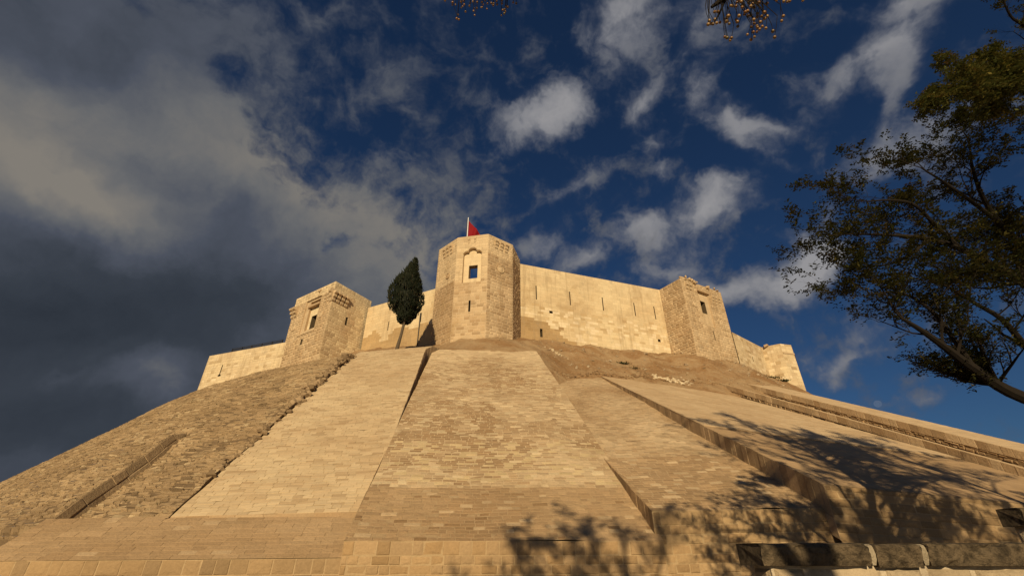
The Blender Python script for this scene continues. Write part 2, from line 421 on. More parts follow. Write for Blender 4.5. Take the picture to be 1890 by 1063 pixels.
def shift(p, d): return V(*p)+V(*d)

# --- centre strip
QC = Quad(V(-4.70,14.55,.36), V(4.51,15.47,.38), V(2.22,38.69,16.03), V(-6.86,36.99,15.48), lambda s, t: .09*fbm(s*2., t*4., 91.)+.03*fbm(s*7., t*16., 92.))
def sst(x, a, b): x = min(1., max(0., (x-a)/(b-a))); return x*x*(3-2*x)
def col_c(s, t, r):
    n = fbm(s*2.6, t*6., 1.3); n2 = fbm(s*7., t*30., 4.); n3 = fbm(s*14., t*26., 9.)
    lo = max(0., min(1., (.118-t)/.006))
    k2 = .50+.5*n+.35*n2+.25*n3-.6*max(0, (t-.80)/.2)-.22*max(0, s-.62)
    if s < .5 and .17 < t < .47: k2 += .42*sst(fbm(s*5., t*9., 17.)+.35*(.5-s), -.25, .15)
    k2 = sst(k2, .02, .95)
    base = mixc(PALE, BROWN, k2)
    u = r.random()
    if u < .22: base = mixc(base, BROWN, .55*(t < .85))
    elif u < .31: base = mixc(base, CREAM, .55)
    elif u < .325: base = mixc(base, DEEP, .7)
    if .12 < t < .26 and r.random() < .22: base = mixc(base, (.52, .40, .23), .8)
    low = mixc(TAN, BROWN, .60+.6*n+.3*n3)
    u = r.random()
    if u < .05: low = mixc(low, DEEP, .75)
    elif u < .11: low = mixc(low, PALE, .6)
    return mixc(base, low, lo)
t1 = empty('paved_slope', QC.at(.5, 0), 'widest straight brown-brick paved slope panel in front of the octagonal tower', 'stone slope', 'paved panels of the mound')
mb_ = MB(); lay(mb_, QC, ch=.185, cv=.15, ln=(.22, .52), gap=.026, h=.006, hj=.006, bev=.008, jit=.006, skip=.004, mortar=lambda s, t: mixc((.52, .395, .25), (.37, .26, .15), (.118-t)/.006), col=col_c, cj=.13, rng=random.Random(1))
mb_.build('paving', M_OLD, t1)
sb = MB(); strip_sides(sb, QC, 2.6, TAN); sb.build('side_wall', M_OLD, t1)
wb = MB(); front_wall(wb, shift(QC.p[0], (0, .0, -.012)), shift(QC.p[1], (0, .0, -.012)), GROUND, colf=lambda s, t, r: mixc((.40, .27, .145), (.46, .33, .20), r.random()))
wb.build('base_wall', M_OLD, t1)

# --- left pale strip
QL = Quad(V(-10.50,15.63,1.03), V(-4.72,16.3,1.22), V(-6.98,34.36,14.42), V(-11.76,31.90,12.91), lambda s, t: .07*fbm(s*2., t*4., 93.)+.03*fbm(s*7., t*16., 94.))
def col_l(s, t, r):
    n = fbm(s*2., t*5., 8.)
    c = mixc((.53, .41, .26), TAN, .28+.45*n)
    c = mixc(c, TAN, .5*sst(fbm(s*5, t*34., 14.), -.1, .5))
    if r.random() < .10: c = mixc(c, BROWN, .45)
    return c
t2 = empty('paved_slope', QL.at(.5, 0), 'smooth pale cream stone slope panel rising to the lone cypress', 'stone slope', 'paved panels of the mound')
mb_ = MB(); lay(mb_, QL, ch=.165, cv=.18, ln=(.22, .6), gap=.012, h=.010, hj=.007, bev=.008, jit=.004, mortar=(.43, .32, .19), col=col_l, cj=.08, rng=random.Random(2))
a, b_ = QL.at(0, 1), QL.at(1, 1)
qcap = Quad(a, b_, b_+V(.25, 1.3, .80), a+V(-.1, 1.2, .72))
qcap2 = Quad(qcap.p[3], qcap.p[2], qcap.p[2]+V(.35, 1.5, .42), qcap.p[3]+V(-.1, 1.6, .45))
for qq in (qcap, qcap2): lay(mb_, qq, ch=.2, ln=(.24, .6), gap=.014, h=.012, mortar=(.45, .335, .205), col=col_l, cj=.08)
mb_.build('paving', M_NEW, t2)
sb = MB()
for qq in (QL, qcap, qcap2): strip_sides(sb, qq, 2.4, (.46, .335, .205), top=qq is qcap2)
for qq in (Quad(QL.p[0]+V(0,0,-.6), QL.p[1]+V(0,0,-.6), QL.p[1], QL.p[0]),): lay(sb, qq, ch=.3, ln=(.4,.9), h=.01, hj=.01, jit=.01, mortar=TAN, col=lambda s, t, r: mixc(PALE, BROWN, r.random()))
sb.build('side_wall', M_OLD, t2)

# --- low apron below it
QA = Quad(V(-13.9,13.75,-.13), V(-4.60,14.62,-.05), V(-4.9,16.5,1.22), V(-13.9,15.2,.93))
t3 = empty('stone_apron', QA.at(.5, 0), 'low smooth tan stone apron under the pale slope panel, left of centre', 'stone slope')
def col_a(s, t, r):
    c = mixc(TAN, BROWN, .35+.55*fbm(s*4, t*2., 2.))
    c = mixc(c, BROWN, .5*fbm(s*14., t*5., 6.))
    if r.random() < .05: c = mixc(c, PALE, .45)
    return c
mb_ = MB(); lay(mb_, QA, ch=.20, cv=.2, ln=(.3, .8), gap=.012, h=.008, hj=.004, bev=.006, mortar=(.34, .24, .14), col=col_a, cj=.08, rng=random.Random(4))
mb_.build('paving', M_OLD, t3)
for kk in (True, False):
    sb = MB(); strip_sides(sb, QA, 1.6, TAN, left=kk, right=not kk, top=False); sb.build('side_wall', M_OLD, t3)
wb = MB(); front_wall(wb, V(-15.6,13.62,-.15), V(-4.62,14.62,-.065), GROUND, ch=.25, ln=(.3, .5), colf=lambda s, t, r: mixc((.43, .30, .17), (.33, .235, .14), r.random()), rng=8)
wb.build('base_wall', M_OLD, t3)
dp = MB(); dp.tube([(-10.2, 14.1, -.50), (-10.2, 13.98, -.52), (-10.22, 13.93, -.8)], .045, 8); dp.build('drain_spout', M_STEEL, t3)

# --- right of centre
Q1 = Quad(V(4.35,15.72,1.20), V(10.95,17.35,1.42), V(8.5,40.8,14.22), V(1.9,37.9,12.95), lambda s, t: .08*fbm(s*2., t*4., 95.)+.03*fbm(s*7., t*16., 96.))
def col_1(s, t, r):
    n = fbm(s*2.5, t*6., 21.)
    pb = exp(-((s-.62)/.22)**2-((t-.30)/.10)**2)
    c = mixc(PALE, BROWN, .50+.6*n-.75*pb)
    if r.random() < .2: c = mixc(c, BROWN, .5)
    if t < .20: c = mixc(mixc(TAN, BROWN, .5+.5*n+.3*fbm(s*9, t*20., 3.)), PALE, .9 if r.random() < .06 else 0)
    return c
t4 = empty('paved_slope', Q1.at(.5, 0), 'narrow sunken brick slope panel with a bleached patch, between two taller panels', 'stone slope', 'paved panels of the mound')
mb_ = MB(); lay(mb_, Q1, ch=.19, cv=.15, ln=(.22, .55), gap=.022, h=.008, hj=.005, bev=.008, mortar=(.50, .375, .235), col=col_1, cj=.17, rng=random.Random(6))
mb_.build('paving', M_OLD, t4)
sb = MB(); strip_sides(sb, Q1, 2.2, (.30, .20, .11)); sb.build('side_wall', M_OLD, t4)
wb = MB(); front_wall(wb, shift(Q1.p[0], (0, .0, -.012)), shift(Q1.p[1], (0, .0, -.012)), GROUND, ch=.26, ln=(.36, .6), colf=lambda s, t, r: mixc((.47, .34, .20), (.40, .275, .155), r.random()), rng=12)
wb.build('base_wall', M_OLD, t4)

# --- broad right strip, its upper part one course higher than the lower
A0, B0, B1, A1 = V(10.71,16.9,2.11), V(27.4,21.2,1.35), V(21.0,44.2,13.85), V(8.35,40.75,14.35)
k = .30
Am, Bm = A0.lerp(A1, k), B0.lerp(B1, k-.03)
t5 = empty('paved_slope', A0.lerp(B0, .5), 'broad pale slope panel on the right, lying under the dappled tree shade', 'stone slope', 'paved panels of the mound')
def col_2(s, t, r): return mixc(PALE, TAN, .35+.55*fbm(s*4., t*4., 33.)+.4*fbm(s*6., t*26., 35.)+.5*(r.random() < .12))
up = V(.05, -.45, .85)*.07
mb_ = MB(); lay(mb_, Quad(Am+up, Bm+up, B1+up*.4, A1+up*.4), ch=.22, cv=.1, ln=(.35, .8), gap=.012, h=.007, hj=.004, bev=.006, mortar=(.46, .35, .23), col=col_2, cj=.07, rng=random.Random(9))
lay(mb_, Quad(A0, B0, Bm, Am), ch=.24, cv=.1, ln=(.5, 1.0), gap=.012, h=.007, hj=.004, bev=.006, mortar=(.40, .3, .19), col=lambda s, t, r: mixc(TAN, BROWN, .4+.5*fbm(s*5, t*2., 41.)), cj=.08, rng=random.Random(10))
lay(mb_, Quad(Am-up*.2, Bm-up*.2, Bm+up, Am+up), ch=.3, ln=(.4, .9), gap=.03, h=.01, hj=.01, mortar=PALE, col=lambda s, t, r: mixc(PALE, BROWN, r.random()))
mb_.build('paving', M_NEW, t5)
sb = MB(); strip_sides(sb, Quad(A0, B0, B1, A1), 1.7, (.40, .285, .17))
lay(sb, Quad(A1-V(0, 0, .02), Am-V(0, 0, .02), Am+up, A1+up*.4), ch=.3, ln=(.5, 1.), gap=.02, mortar=TAN, col=PALE); sb.build('side_wall', M_OLD, t5)
wb = MB(); front_wall(wb, A0+V(0, 0, -.012), B0+V(0, 0, -.012), GROUND, ch=.23, ln=(.7, 1.4), boss=.012, gap=.022, colf=lambda s, t, r: mixc((.43, .31, .185), (.36, .25, .14), r.random()), rng=15)
wb.build('base_wall', M_OLD, t5)

# --- two raised strips at the far right
def ridge(name, label, a0, a1, w0, dep, seed, rub):
    q = Quad(a0, a0+w0, a1+w0, a1)
    tt = empty(name, q.at(.5, 0), label, 'stone slope', 'raised edge strips of the mound')
    mb_ = MB(); lay(mb_, q, ch=.24, cv=.1, ln=(.4, .9), gap=.012, h=.007, hj=.004, bev=.006, mortar=(.46, .35, .23), col=lambda s, t, r: mixc(PALE, TAN, .3+.5*fbm(s*2, t*7., seed)), cj=.08, rng=random.Random(seed))
    mb_.build('paving', M_NEW, tt)
    sb = MB()
    a, b = q.at(0, 0), q.at(0, 1)
    half = V(0, 0, -.55)
    lay(sb, Quad(b+half, a+half, a, b), ch=.55, cv=.02, ln=(.5, .9), gap=.03, h=.02, hj=.01, mortar=TAN, col=lambda s, t, r: mixc(PALE, BROWN, r.uniform(.1, .9)), cj=.12, rng=random.Random(seed+1))
    d = V(0, 0, -2.2)
    lay(sb, Quad(b+d, a+d, a+half+V(.04, 0, 0), b+half+V(.04, 0, 0)), ch=.2, cv=.3, ln=(.2, .5), gap=.05, h=.05, hj=.05, bev=.03, jit=.03, mortar=(.2, .135, .075), col=lambda s, t, r: mixc(TAN, DEEP, r.random()), cj=.2, rng=random.Random(seed+2), skip=.1)
    strip_sides(sb, q, 3, TAN, left=False)
    sb.build('side_wall', M_RUBBLE, tt)
    wb = MB(); front_wall(wb, q.p[0]+V(0, 0, -.012), q.p[1]+V(0, 0, -.012), GROUND, colf=lambda s, t, r: mixc(TAN, BROWN, r.random()), rng=seed)
    wb.build('base_wall', M_OLD, tt)
    return q
Bt1, Bt0 = V(21.1,44.9,15.15), V(27.75,20.0,1.05)
ridge('raised_strip', 'raised narrow stone strip with a rubble flank, beside the shaded broad panel', Bt0, Bt1, V(3.2, .8, -.55), 1.5, 51, True)
Ct1, Ct0 = V(24.4,45.7,15.3), V(31.1,20.6,1.45)
ridge('raised_strip', 'outermost stone strip forming the right-hand skyline of the slope', Ct0, Ct1, V(3.4, .8, .0), 1.5, 57, True)

# --- old rubble slope on the left
def E_(z): k_ = (z-1.03)/(12.91-1.03); return V(-10.5-1.26*k_, 15.63+16.27*k_, z)
Gu = V(-34.0, 48.0, 15.0); gd = V(-.866, -.5, -.86)
def G_(z): return Gu+gd*((15.0-z)/.86)
e0, e1, g0, g1 = E_(-1.7), E_(13.2), G_(-1.7), G_(11.6)
RTB, RT0, RT1 = .10, .165, .455
def ridge_s(t): return .878+(.832-.878)*(t-RT0)/(RT1-RT0)
def Q_off(s, t):
    o = 1.15*sin(pi*min(1, max(0, s)))+.24*t*s+.13*fbm(s*9., t*6., 2.5)+.05*fbm(s*30, t*20., 7.)
    if t > .93: o -= (t-.93)*5.
    if t < .12: o -= .55*min(1., max(0., (s-.84)*12))*(1-t/.12)
    return o
QO = Quad(g0, e0, e1, g1, Q_off)
class Sub:
    """a patch of another surface, s running between two curves"""
    def __init__(q, base, f0, f1, t0, t1, hf): q.b, q.f0, q.f1, q.t0, q.t1, q.hf = base, f0, f1, t0, t1, hf
    def at(q, s, t, h=0.):
        tt = q.t0+(q.t1-q.t0)*t; ss = q.f0(tt)*(1-s)+q.f1(tt)*s
        return q.b.at(ss, tt, h+q.hf(ss, tt))
    def width(q, t): return (q.at(1, t)-q.at(.5, t)).length+(q.at(.5, t)-q.at(0, t)).length
    def height(q): return ((q.at(0, 1)-q.at(0, 0)).length+(q.at(1, 1)-q.at(1, 0)).length)/2
def raised(s, t): return .50*max(0., 1-(ridge_s(t)-s)/.30)*min(1., (RT1-t)/.05)*min(1., max(0., (t-RTB)/.02))
zero = lambda *a: 0.; one = lambda t, *a: .955+.045*min(1., max(0., (t-.11)/.07))
t6 = empty('rubble_slope', QO.at(.7, .1), 'rough old rubble-stone slope with a long raised ridge, left of the pale panel', 'stone slope')
mb_ = MB()
def mk_col(q):
    def col_o(s, t, r):
        p = q.at(s, t)
        n = fbm(p.x*.35, p.y*.35, p.z*.5)
        c = mixc((.40, .285, .165), (.265, .18, .10), .45+.6*n)
        u = r.random()
        if u < .08: c = mixc(c, (.50, .39, .24), .55)
        elif u < .16: c = mixc(c, (.14, .095, .055), .6)
        return c
    return col_o
kwo = dict(ch=.145, cv=.45, ln=(.2, .85), gap=.028, h=.035, hj=.04, bev=.03, jit=.04, mortar=(.17, .115, .065), cj=.16, skip=.03)
for i, q9 in enumerate((Sub(QO, zero, one, 0, RTB, zero), Sub(QO, zero, ridge_s, RTB, RT1, raised), Sub(QO, ridge_s, one, RTB, RT1, zero), Sub(QO, zero, one, RT1, 1, zero))):
    lay(mb_, q9, col=mk_col(q9), rng=random.Random(61+i), **kwo)
mb_.build('stone_facing', M_RUBBLE, t6)
class Flank:
    def at(q, s, t, h=0.):
        tt = RT1+(RTB-RT1)*s
        rs = ridge_s(tt); hi = raised(rs, tt)+.03
        lo = QO.at(rs+.004, tt, -.1); up_ = QO.at(rs, tt, hi)
        return lo.lerp(up_, t)+V(.8, -.4, .2)*h
    def width(q, t): return (q.at(1, .5)-q.at(0, .5)).length
    def height(q): return .55
fl = MB(); lay(fl, Flank(), ch=.3, cv=.3, ln=(.5, 1.7), gap=.008, h=.02, hj=.025, bev=.03, jit=.02, mortar=(.24, .165, .095), col=lambda s, t, r: mixc((.35, .25, .145), (.29, .2, .115), .5+.8*fbm(s*14., t, 3.)), rng=random.Random(4))
fl.build('ridge_flank', M_RUBBLE, t6)
# ragged edge of tumbled stones against the pale panel
def rock(M, c, size, r, col):
    a = Matrix.Rotation(r.uniform(0, 6.3), 3, 'Z') @ Matrix.Rotation(r.uniform(-.7, .7), 3, 'X')
    vs = []; sx, sy, sz = size*r.uniform(.8, 1.5), size*r.uniform(.6, 1.1), size*r.uniform(.4, .8)
    base = [(-1,-1,-1),(1,-1,-1),(1,1,-1),(-1,1,-1),(-1,-1,1),(1,-1,1),(1,1,1),(-1,1,1)]
    inner = [V(x*sx*r.uniform(.6, 1), y*sy*r.uniform(.6, 1), z*sz*r.uniform(.6, 1)) for x, y, z in base]
    # bevelled block: every corner split in three
    pts = []
    for p in inner:
        for ax in range(3):
            q3 = p.copy()
            for k2 in range(3):
                if k2 != ax: q3[k2] *= .78
            pts.append(a @ q3+Vector(c))
    import bmesh
    bm = bmesh.new()
    for p in pts: bm.verts.new(p)
    res = bmesh.ops.convex_hull(bm, input=bm.verts)
    bm.verts.index_update()
    idx = {v: i for i, v in enumerate(bm.verts)}
    M.mesh([v.co for v in bm.verts], [[idx[v] for v in f.verts] for f in bm.faces], col)
    bm.free()
er = MB(); r_ = random.Random(19)
for i in range(230):
    t = r_.uniform(.27, .97)
    w = .12+.42*t*r_.random()
    p = QO.at(1.0-.012*r_.random()*1., t, .02)+V(r_.uniform(-.15, .25)*t, 0, r_.uniform(-.25, .05))
    rock(er, p, .10+.22*t*r_.random(), r_, mixc((.38, .27, .16), (.17, .115, .065), r_.random()))
er.build('broken_edge', M_RUBBLE, t6)
ed = MB()
for i in range(60):
    ta, tb_ = .2+.8*i/60., .2+.8*(i+1)/60.
    for k2 in range(5):
        d0, d1 = V(0, 0, -.4*k2), V(0, 0, -.4*(k2+1))
        j0 = V(.1*fbm(ta*60, k2, 1.), 0, 0)
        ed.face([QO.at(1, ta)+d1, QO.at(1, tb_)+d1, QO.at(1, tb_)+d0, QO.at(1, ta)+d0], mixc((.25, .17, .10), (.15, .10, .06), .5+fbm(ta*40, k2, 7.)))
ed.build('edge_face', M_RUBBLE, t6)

# ------------------------------------------------------------------ castle
def wcol(seed, base=CREAM, dark=TAN, f=.35, low=None, lowz=.35, deep=(.33, .225, .115), bright=.1):
    def f_(s, t, r):
        n = fbm(s*3., t*2.2, seed); n2 = fbm(s*11, t*7., seed+9)
        c = mixc(base, dark, f+.55*n+.3*n2)
        if r.random() < .14: c = mixc(c, deep, .55)
        if r.random() < bright: c = mixc(c, (.66, .54, .37), .7)
        if low and low(s, t): c = mixc((.40, .275, .14), (.30, .20, .10), .5+.9*n2)
        return c
    return f_
class Face:
    """a vertical wall face between plan points a and b (seen left to right), from zb up to zt"""
    def __init__(f, a, b, zb, zt, batter=0.):
        f.a, f.b, f.zb, f.zt = Vector((a[0], a[1], 0)), Vector((b[0], b[1], 0)), zb, zt
        f.d = (f.b-f.a); f.w = f.d.length; f.u = f.d.normalized(); f.n = f.u.cross(V(0, 0, 1)).normalized()
        f.q = Quad(f.a+V(0, 0, zb)+f.n*batter, f.b+V(0, 0, zb)+f.n*batter, f.b+V(0, 0, zt), f.a+V(0, 0, zt))
        f.holes = []
    def p(f, s, z, h=0.): return f.a+f.u*s+V(0, 0, z)+f.n*h
    def hole(f, s0, s1, z0, z1):
        H = f.zt-f.zb; f.holes.append((s0/f.w, s1/f.w, (z0-f.zb)/H, (z1-f.zb)/H))
    def recess(f, s0, s1, z0, z1, depth, name, mat, parent, col=(.34, .24, .14), back=True, top_slant=0.):
        f.hole(s0, s1, z0, z1)
        M = MB(); F = lambda s, z, h: f.p(s, z, h)
        c = [(s0, z0), (s1, z0), (s1, z1), (s0, z1)]
        for i in range(4):
            (sa, za), (sb2, zb2) = c[i], c[(i+1) % 4]
            M.face([F(sa, za, .015), F(sb2, zb2, .015), F(sb2, zb2, -depth), F(sa, za, -depth)], col)
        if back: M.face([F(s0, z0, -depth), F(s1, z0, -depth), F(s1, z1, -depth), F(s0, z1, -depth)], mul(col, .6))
        return M.build(name, mat, parent)
    def slit(f, s, z0, z1, w, parent, name='arrow_slit', depth=1.6):
        o = f.recess(s-w/2, s+w/2, z0, z1, depth, name, M_DARK, parent); return o
    def build(f, M, **k): lay(M, f.q, holes=f.holes, **k)
def corbel(f, s, z1, z0, w, out, parent, steps=3, col=PALE, name='corbel'):
    """a bracket of stacked rounded rolls, each standing further out"""
    M = MB(); hh = (z1-z0)/steps
    for k2 in range(steps):
        za = z0+hh*k2; o = out*(k2+1)/steps
        prof = [(-.05, 0.)]+[(o*(.55+.45*sin(a)), hh*(.5-.5*cos(a))) for a in np.linspace(.15, pi*.85, 7)]+[(-.05, hh*.97)]
        n2 = len(prof)
        L = [f.p(s-w/2, za+z, x) for x, z in prof]; R = [f.p(s+w/2, za+z, x) for x, z in prof]
        M.mesh(L+R, [tuple(range(n2)), tuple(range(2*n2-1, n2-1, -1))]+[(i, n2+i, n2+i+1, i+1) for i in range(n2-1)], mul(col, .92+.06*k2))
    return M.build(name, M_CASTLE, parent)
def roundel(f, s, z, r, parent, col=PALE):
    M = MB(); n2 = 20
    rings = [(1., 0.), (1., .07), (.82, .11), (.72, .06), (.4, .10), (.0, .12)]
    for (ra, ha), (rb, hb_) in zip(rings, rings[1:]):
        for i in range(n2):
            a, b = 2*pi*i/n2, 2*pi*(i+1)/n2
            P = lambda rr, an, h_: f.p(s+r*rr*cos(an), z+r*rr*sin(an), h_+.015)
            if rb == 0: M.face([P(ra, a, ha), P(ra, b, ha), P(rb, a, hb_)], col)
            else: M.face([P(ra, a, ha), P(ra, b, ha), P(rb, b, hb_), P(rb, a, hb_)], col)
    return M.build('carved_roundel', M_CASTLE, parent)
def body(M, pts, zb, zt, th, c=PALE, top=True, back=True):
    """tops and backs behind a run of faces (plan points left to right); inner line offset by th"""
    P = [Vector((x, y, 0)) for x, y in pts]; N_ = []
    for i in range(len(P)):
        ns = []
        for j in (i-1, i):
            if 0 <= j < len(P)-1: ns.append((P[j+1]-P[j]).normalized().cross(V(0, 0, 1)))
        n2 = sum(ns, V(0, 0, 0)).normalized(); k2 = 1/max(.4, n2.dot(ns[0])); N_.append(P[i]-n2*th*k2)
    for i in range(len(P)-1):
        a, b, c2, d = P[i], P[i+1], N_[i+1], N_[i]
        z = V(0, 0, zt)
        if top: M.face([a+z, b+z, c2+z, d+z], c)
        if back: M.face([c2+V(0, 0, zb), d+V(0, 0, zb), d+z, c2+z], c)
    return N_

# --- octagonal tower
OA, OB, OC, OD, OE = (-8.6, 44.1), (-6.13, 41.68), (-2.65, 41.0), (.06, 43.07), (.97, 46.4)
OTOP, OBOT = 31.07, 16.8
TO = empty('octagonal_tower', (-3.4, 44.3, 18.0), 'tall octagonal stone tower flying the red flag, with an arched niche and open window', 'tower', 'castle towers')
fAB, fBC, fCD, fDE = [Face(a, b, OBOT, OTOP) for a, b in ((OA, OB), (OB, OC), (OC, OD), (OD, OE))]
mb_ = MB()
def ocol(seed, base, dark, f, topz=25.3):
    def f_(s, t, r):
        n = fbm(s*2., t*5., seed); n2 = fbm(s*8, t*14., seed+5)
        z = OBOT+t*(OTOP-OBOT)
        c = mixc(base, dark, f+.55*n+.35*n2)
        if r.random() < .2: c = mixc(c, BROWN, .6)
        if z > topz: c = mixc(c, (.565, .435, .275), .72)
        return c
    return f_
kw = dict(ch=.34, cv=.12, ln=(.4, .95), gap=.028, h=.012, hj=.008, bev=.015, mortar=(.56, .44, .30), cj=.11)
# niche with a lobed arch, and the see-through window
NS0, NS1, NZ0, NZ1 = .80, 2.86, 24.95, 29.45
fBC.hole(NS0, NS1, NZ0, NZ1)
fBC.slit(1.78, 21.45, 22.75, .20, TO)
fDE.slit(1.68, 26.5, 26.85, .25, TO, 'putlog_hole', .5)
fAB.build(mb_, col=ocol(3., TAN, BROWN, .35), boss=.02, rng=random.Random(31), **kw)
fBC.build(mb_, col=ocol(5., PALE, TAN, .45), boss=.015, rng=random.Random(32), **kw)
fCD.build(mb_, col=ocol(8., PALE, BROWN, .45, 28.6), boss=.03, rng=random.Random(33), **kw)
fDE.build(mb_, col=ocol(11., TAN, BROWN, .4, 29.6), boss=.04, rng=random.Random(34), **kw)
inner = body(mb_, [OA, OB, OC, OD, OE], 24.0, OTOP, .95, PALE, top=True, back=False)
# inner parapet faces; the one behind the window keeps its opening
iw = [Face((inner[i+1].x, inner[i+1].y), (inner[i].x, inner[i].y), 24.0, OTOP) for i in range(4)]
WS0, WS1, WZ0, WZ1 = 1.40, 2.38, 25.62, 27.28
for i, ff in enumerate(iw):
    if i == 1:
        def toin(s): return (ff.b-fBC.p(s, 0)).dot(-ff.u)
        a_, b2 = sorted((ff.w-toin(WS0), ff.w-toin(WS1)))
        a_, b2 = sorted(((fBC.p(WS0, 0)-ff.a).dot(ff.u), (fBC.p(WS1, 0)-ff.a).dot(ff.u)))
        ff.hole(a_, b2, WZ0, WZ1)
    ff.build(mb_, ch=.4, ln=(.5, .9), h=.012, mortar=TAN, col=PALE)
# floor deck and rear sides
mb_.face([inner[0]+V(0, 0, 24.), inner[1]+V(0, 0, 24.), inner[2]+V(0, 0, 24.), inner[3]+V(0, 0, 24.), inner[4]+V(0, 0, 24.)], TAN)
mb_.face([(OA[0], OA[1], OBOT), (OA[0], OA[1], OTOP), (-8.4, 46.6, OTOP), (-8.4, 46.6, OBOT)], TAN)
mb_.face([(OE[0], OE[1], OBOT), (OE[0], OE[1], OTOP), (.6, 48.4, OTOP), (.6, 48.4, OBOT)], TAN)
mb_.build('tower_wall', M_CASTLE, TO)
# niche
nm = MB(); cx_ = (NS0+NS1)/2; sp = 28.62
prof = [(NS0, sp)]
def arc(c0, c1, rx, rz, a0, a1, n2): return [(c0+rx*cos(a), c1+rz*sin(a)) for a in np.linspace(a0, a1, n2)]
hw = (NS1-NS0)/2
prof += arc(NS0+.42, sp-.02, .42, .34, pi*.98, pi*.38, 6)
prof += arc(cx_, sp+.28, .50, .46, pi*.92, pi*.08, 11)
prof += arc(NS1-.42, sp-.02, .42, .34, pi*.62, .02, 6)
prof += [(NS1, sp)]
hf_ = .02
for (sa, za), (sb2, zb2) in zip(prof, prof[1:]):
    if sb2 > sa+1e-6: nm.face([fBC.p(sa, za, hf_), fBC.p(sb2, zb2, hf_), fBC.p(sb2, NZ1, hf_), fBC.p(sa, NZ1, hf_)], (.575, .45, .29))
    nm.face([fBC.p(sa, za, hf_), fBC.p(sb2, zb2, hf_), fBC.p(sb2, zb2, -.34), fBC.p(sa, za, -.34)], PALE)
for sa in (NS0, NS1): nm.face([fBC.p(sa, NZ0, .015), fBC.p(sa, sp, .02), fBC.p(sa, sp, -.34), fBC.p(sa, NZ0, -.34)], PALE)
nm.face([fBC.p(NS0, NZ0, .015), fBC.p(NS1, NZ0, .015), fBC.p(NS1, NZ0+.05, -.34), fBC.p(NS0, NZ0+.05, -.34)], PALE)
bf = Face((fBC.p(NS0, 0, -.33).x, fBC.p(NS0, 0, -.33).y), (fBC.p(NS1, 0, -.33).x, fBC.p(NS1, 0, -.33).y), NZ0, NZ1)
bf.hole(WS0-NS0, WS1-NS0, WZ0, WZ1)
lay(nm, bf.q, ch=.55, ln=(.8, 1.3), gap=.006, h=.006, hj=.002, mortar=(.52, .4, .26), col=(.60, .475, .31), cj=.04, holes=bf.holes)
nich = nm.build('arched_niche', M_CASTLE, TO)
# slender moulding round the arch
am = MB(); am.tube([fBC.p(s, z+.09, .05) for s, z in prof], .055, 6, PALE); am.build('arch_moulding', M_CASTLE, nich)
wn = MB()
cs = [(WS0, WZ0), (WS1, WZ0), (WS1, WZ1), (WS0, WZ1)]
for i in range(4):
    (sa, za), (sb2, zb2) = cs[i], cs[(i+1) % 4]
    wn.face([fBC.p(sa, za, -.325), fBC.p(sb2, zb2, -.325), fBC.p(sb2, zb2, -.97), fBC.p(sa, za, -.97)], TAN)
wn.build('window_opening', M_CASTLE, nich)
for s, z1, z0 in ((1.33, 30.85, 30.05), (2.05, 30.85, 30.10)): corbel(fBC, s, z1, z0, .24, .16, TO, 2)
for s in (1.1, 1.78, 2.45): corbel(fCD, s, 30.72, 29.55, .36, .34, TO)
for s in (1.28, 1.88, 2.50): corbel(fAB, s, 30.55, 29.3, .36, .36, TO)
roundel(fCD, 1.76, 27.0, .46, TO); roundel(fAB, 2.2, 26.45, .34, TO, TAN)

# --- curtain wall, right of the octagon
RWT = 30.6
TR_ = empty('curtain_wall', (10, 49.3, 21), 'high plain curtain wall with five thin arrow slits between octagonal and square towers', 'castle wall', 'castle curtain walls')
fR = Face((.99, 46.35), (19.72, 52.66), 19.5, RWT)
for s in (2.0, 6.4, 10.87, 15.4, 18.37): fR.slit(s, 26.0, 27.85, .12, TR_)
fR.slit(3.79, 24.46, 24.76, .42, TR_, 'drain_hole', .6)
fR.slit(2.46, 21.24, 22.25, .30, TR_)
fR.slit(18.3, 22.85, 23.2, .36, TR_, 'drain_hole', .6)
mb_ = MB()
def lowR(s, t):
    z = 19.5+t*(RWT-19.5); x = s*19.76
    return z < 23.75-.25*x*(x < 8)-(x > 8)*2.6+.35*fbm(x*.9, 1., 3.)-.9*(x > 5) or z < 20.6+.3*(x > 8)
def rcol(s, t, r):
    n = fbm(s*4., t*2.5, 71.); n2 = fbm(s*13., t*8., 74.)
    if lowR(s, t): return mixc((.39, .265, .135), (.31, .205, .10), .5+.9*n2)
    base = mixc(CREAM, (.50, .375, .225), .42+.5*n+.4*n2)
    if .25 < t < .55 and r.random() < .35: base = mixc(base, (.42, .29, .15), .6*r.random()+.15)
    if .15 < t < .5 and r.random() < .22: base = mixc(base, (.68, .56, .39), .8)
    if t > .82: base = mixc(base, (.47, .365, .235), .3+.3*n)
    return base
fR.build(mb_, ch=.33, cv=.1, ln=(.45, .95), gap=.012, h=.008, hj=.005, bev=.01, mortar=(.50, .385, .245), col=rcol, cj=.07, rng=random.Random(41))
body(mb_, [(.99, 46.35), (19.72, 52.66)], 19.5, RWT, 1.6)
mb_.build('wall_face', M_CASTLE, TR_)

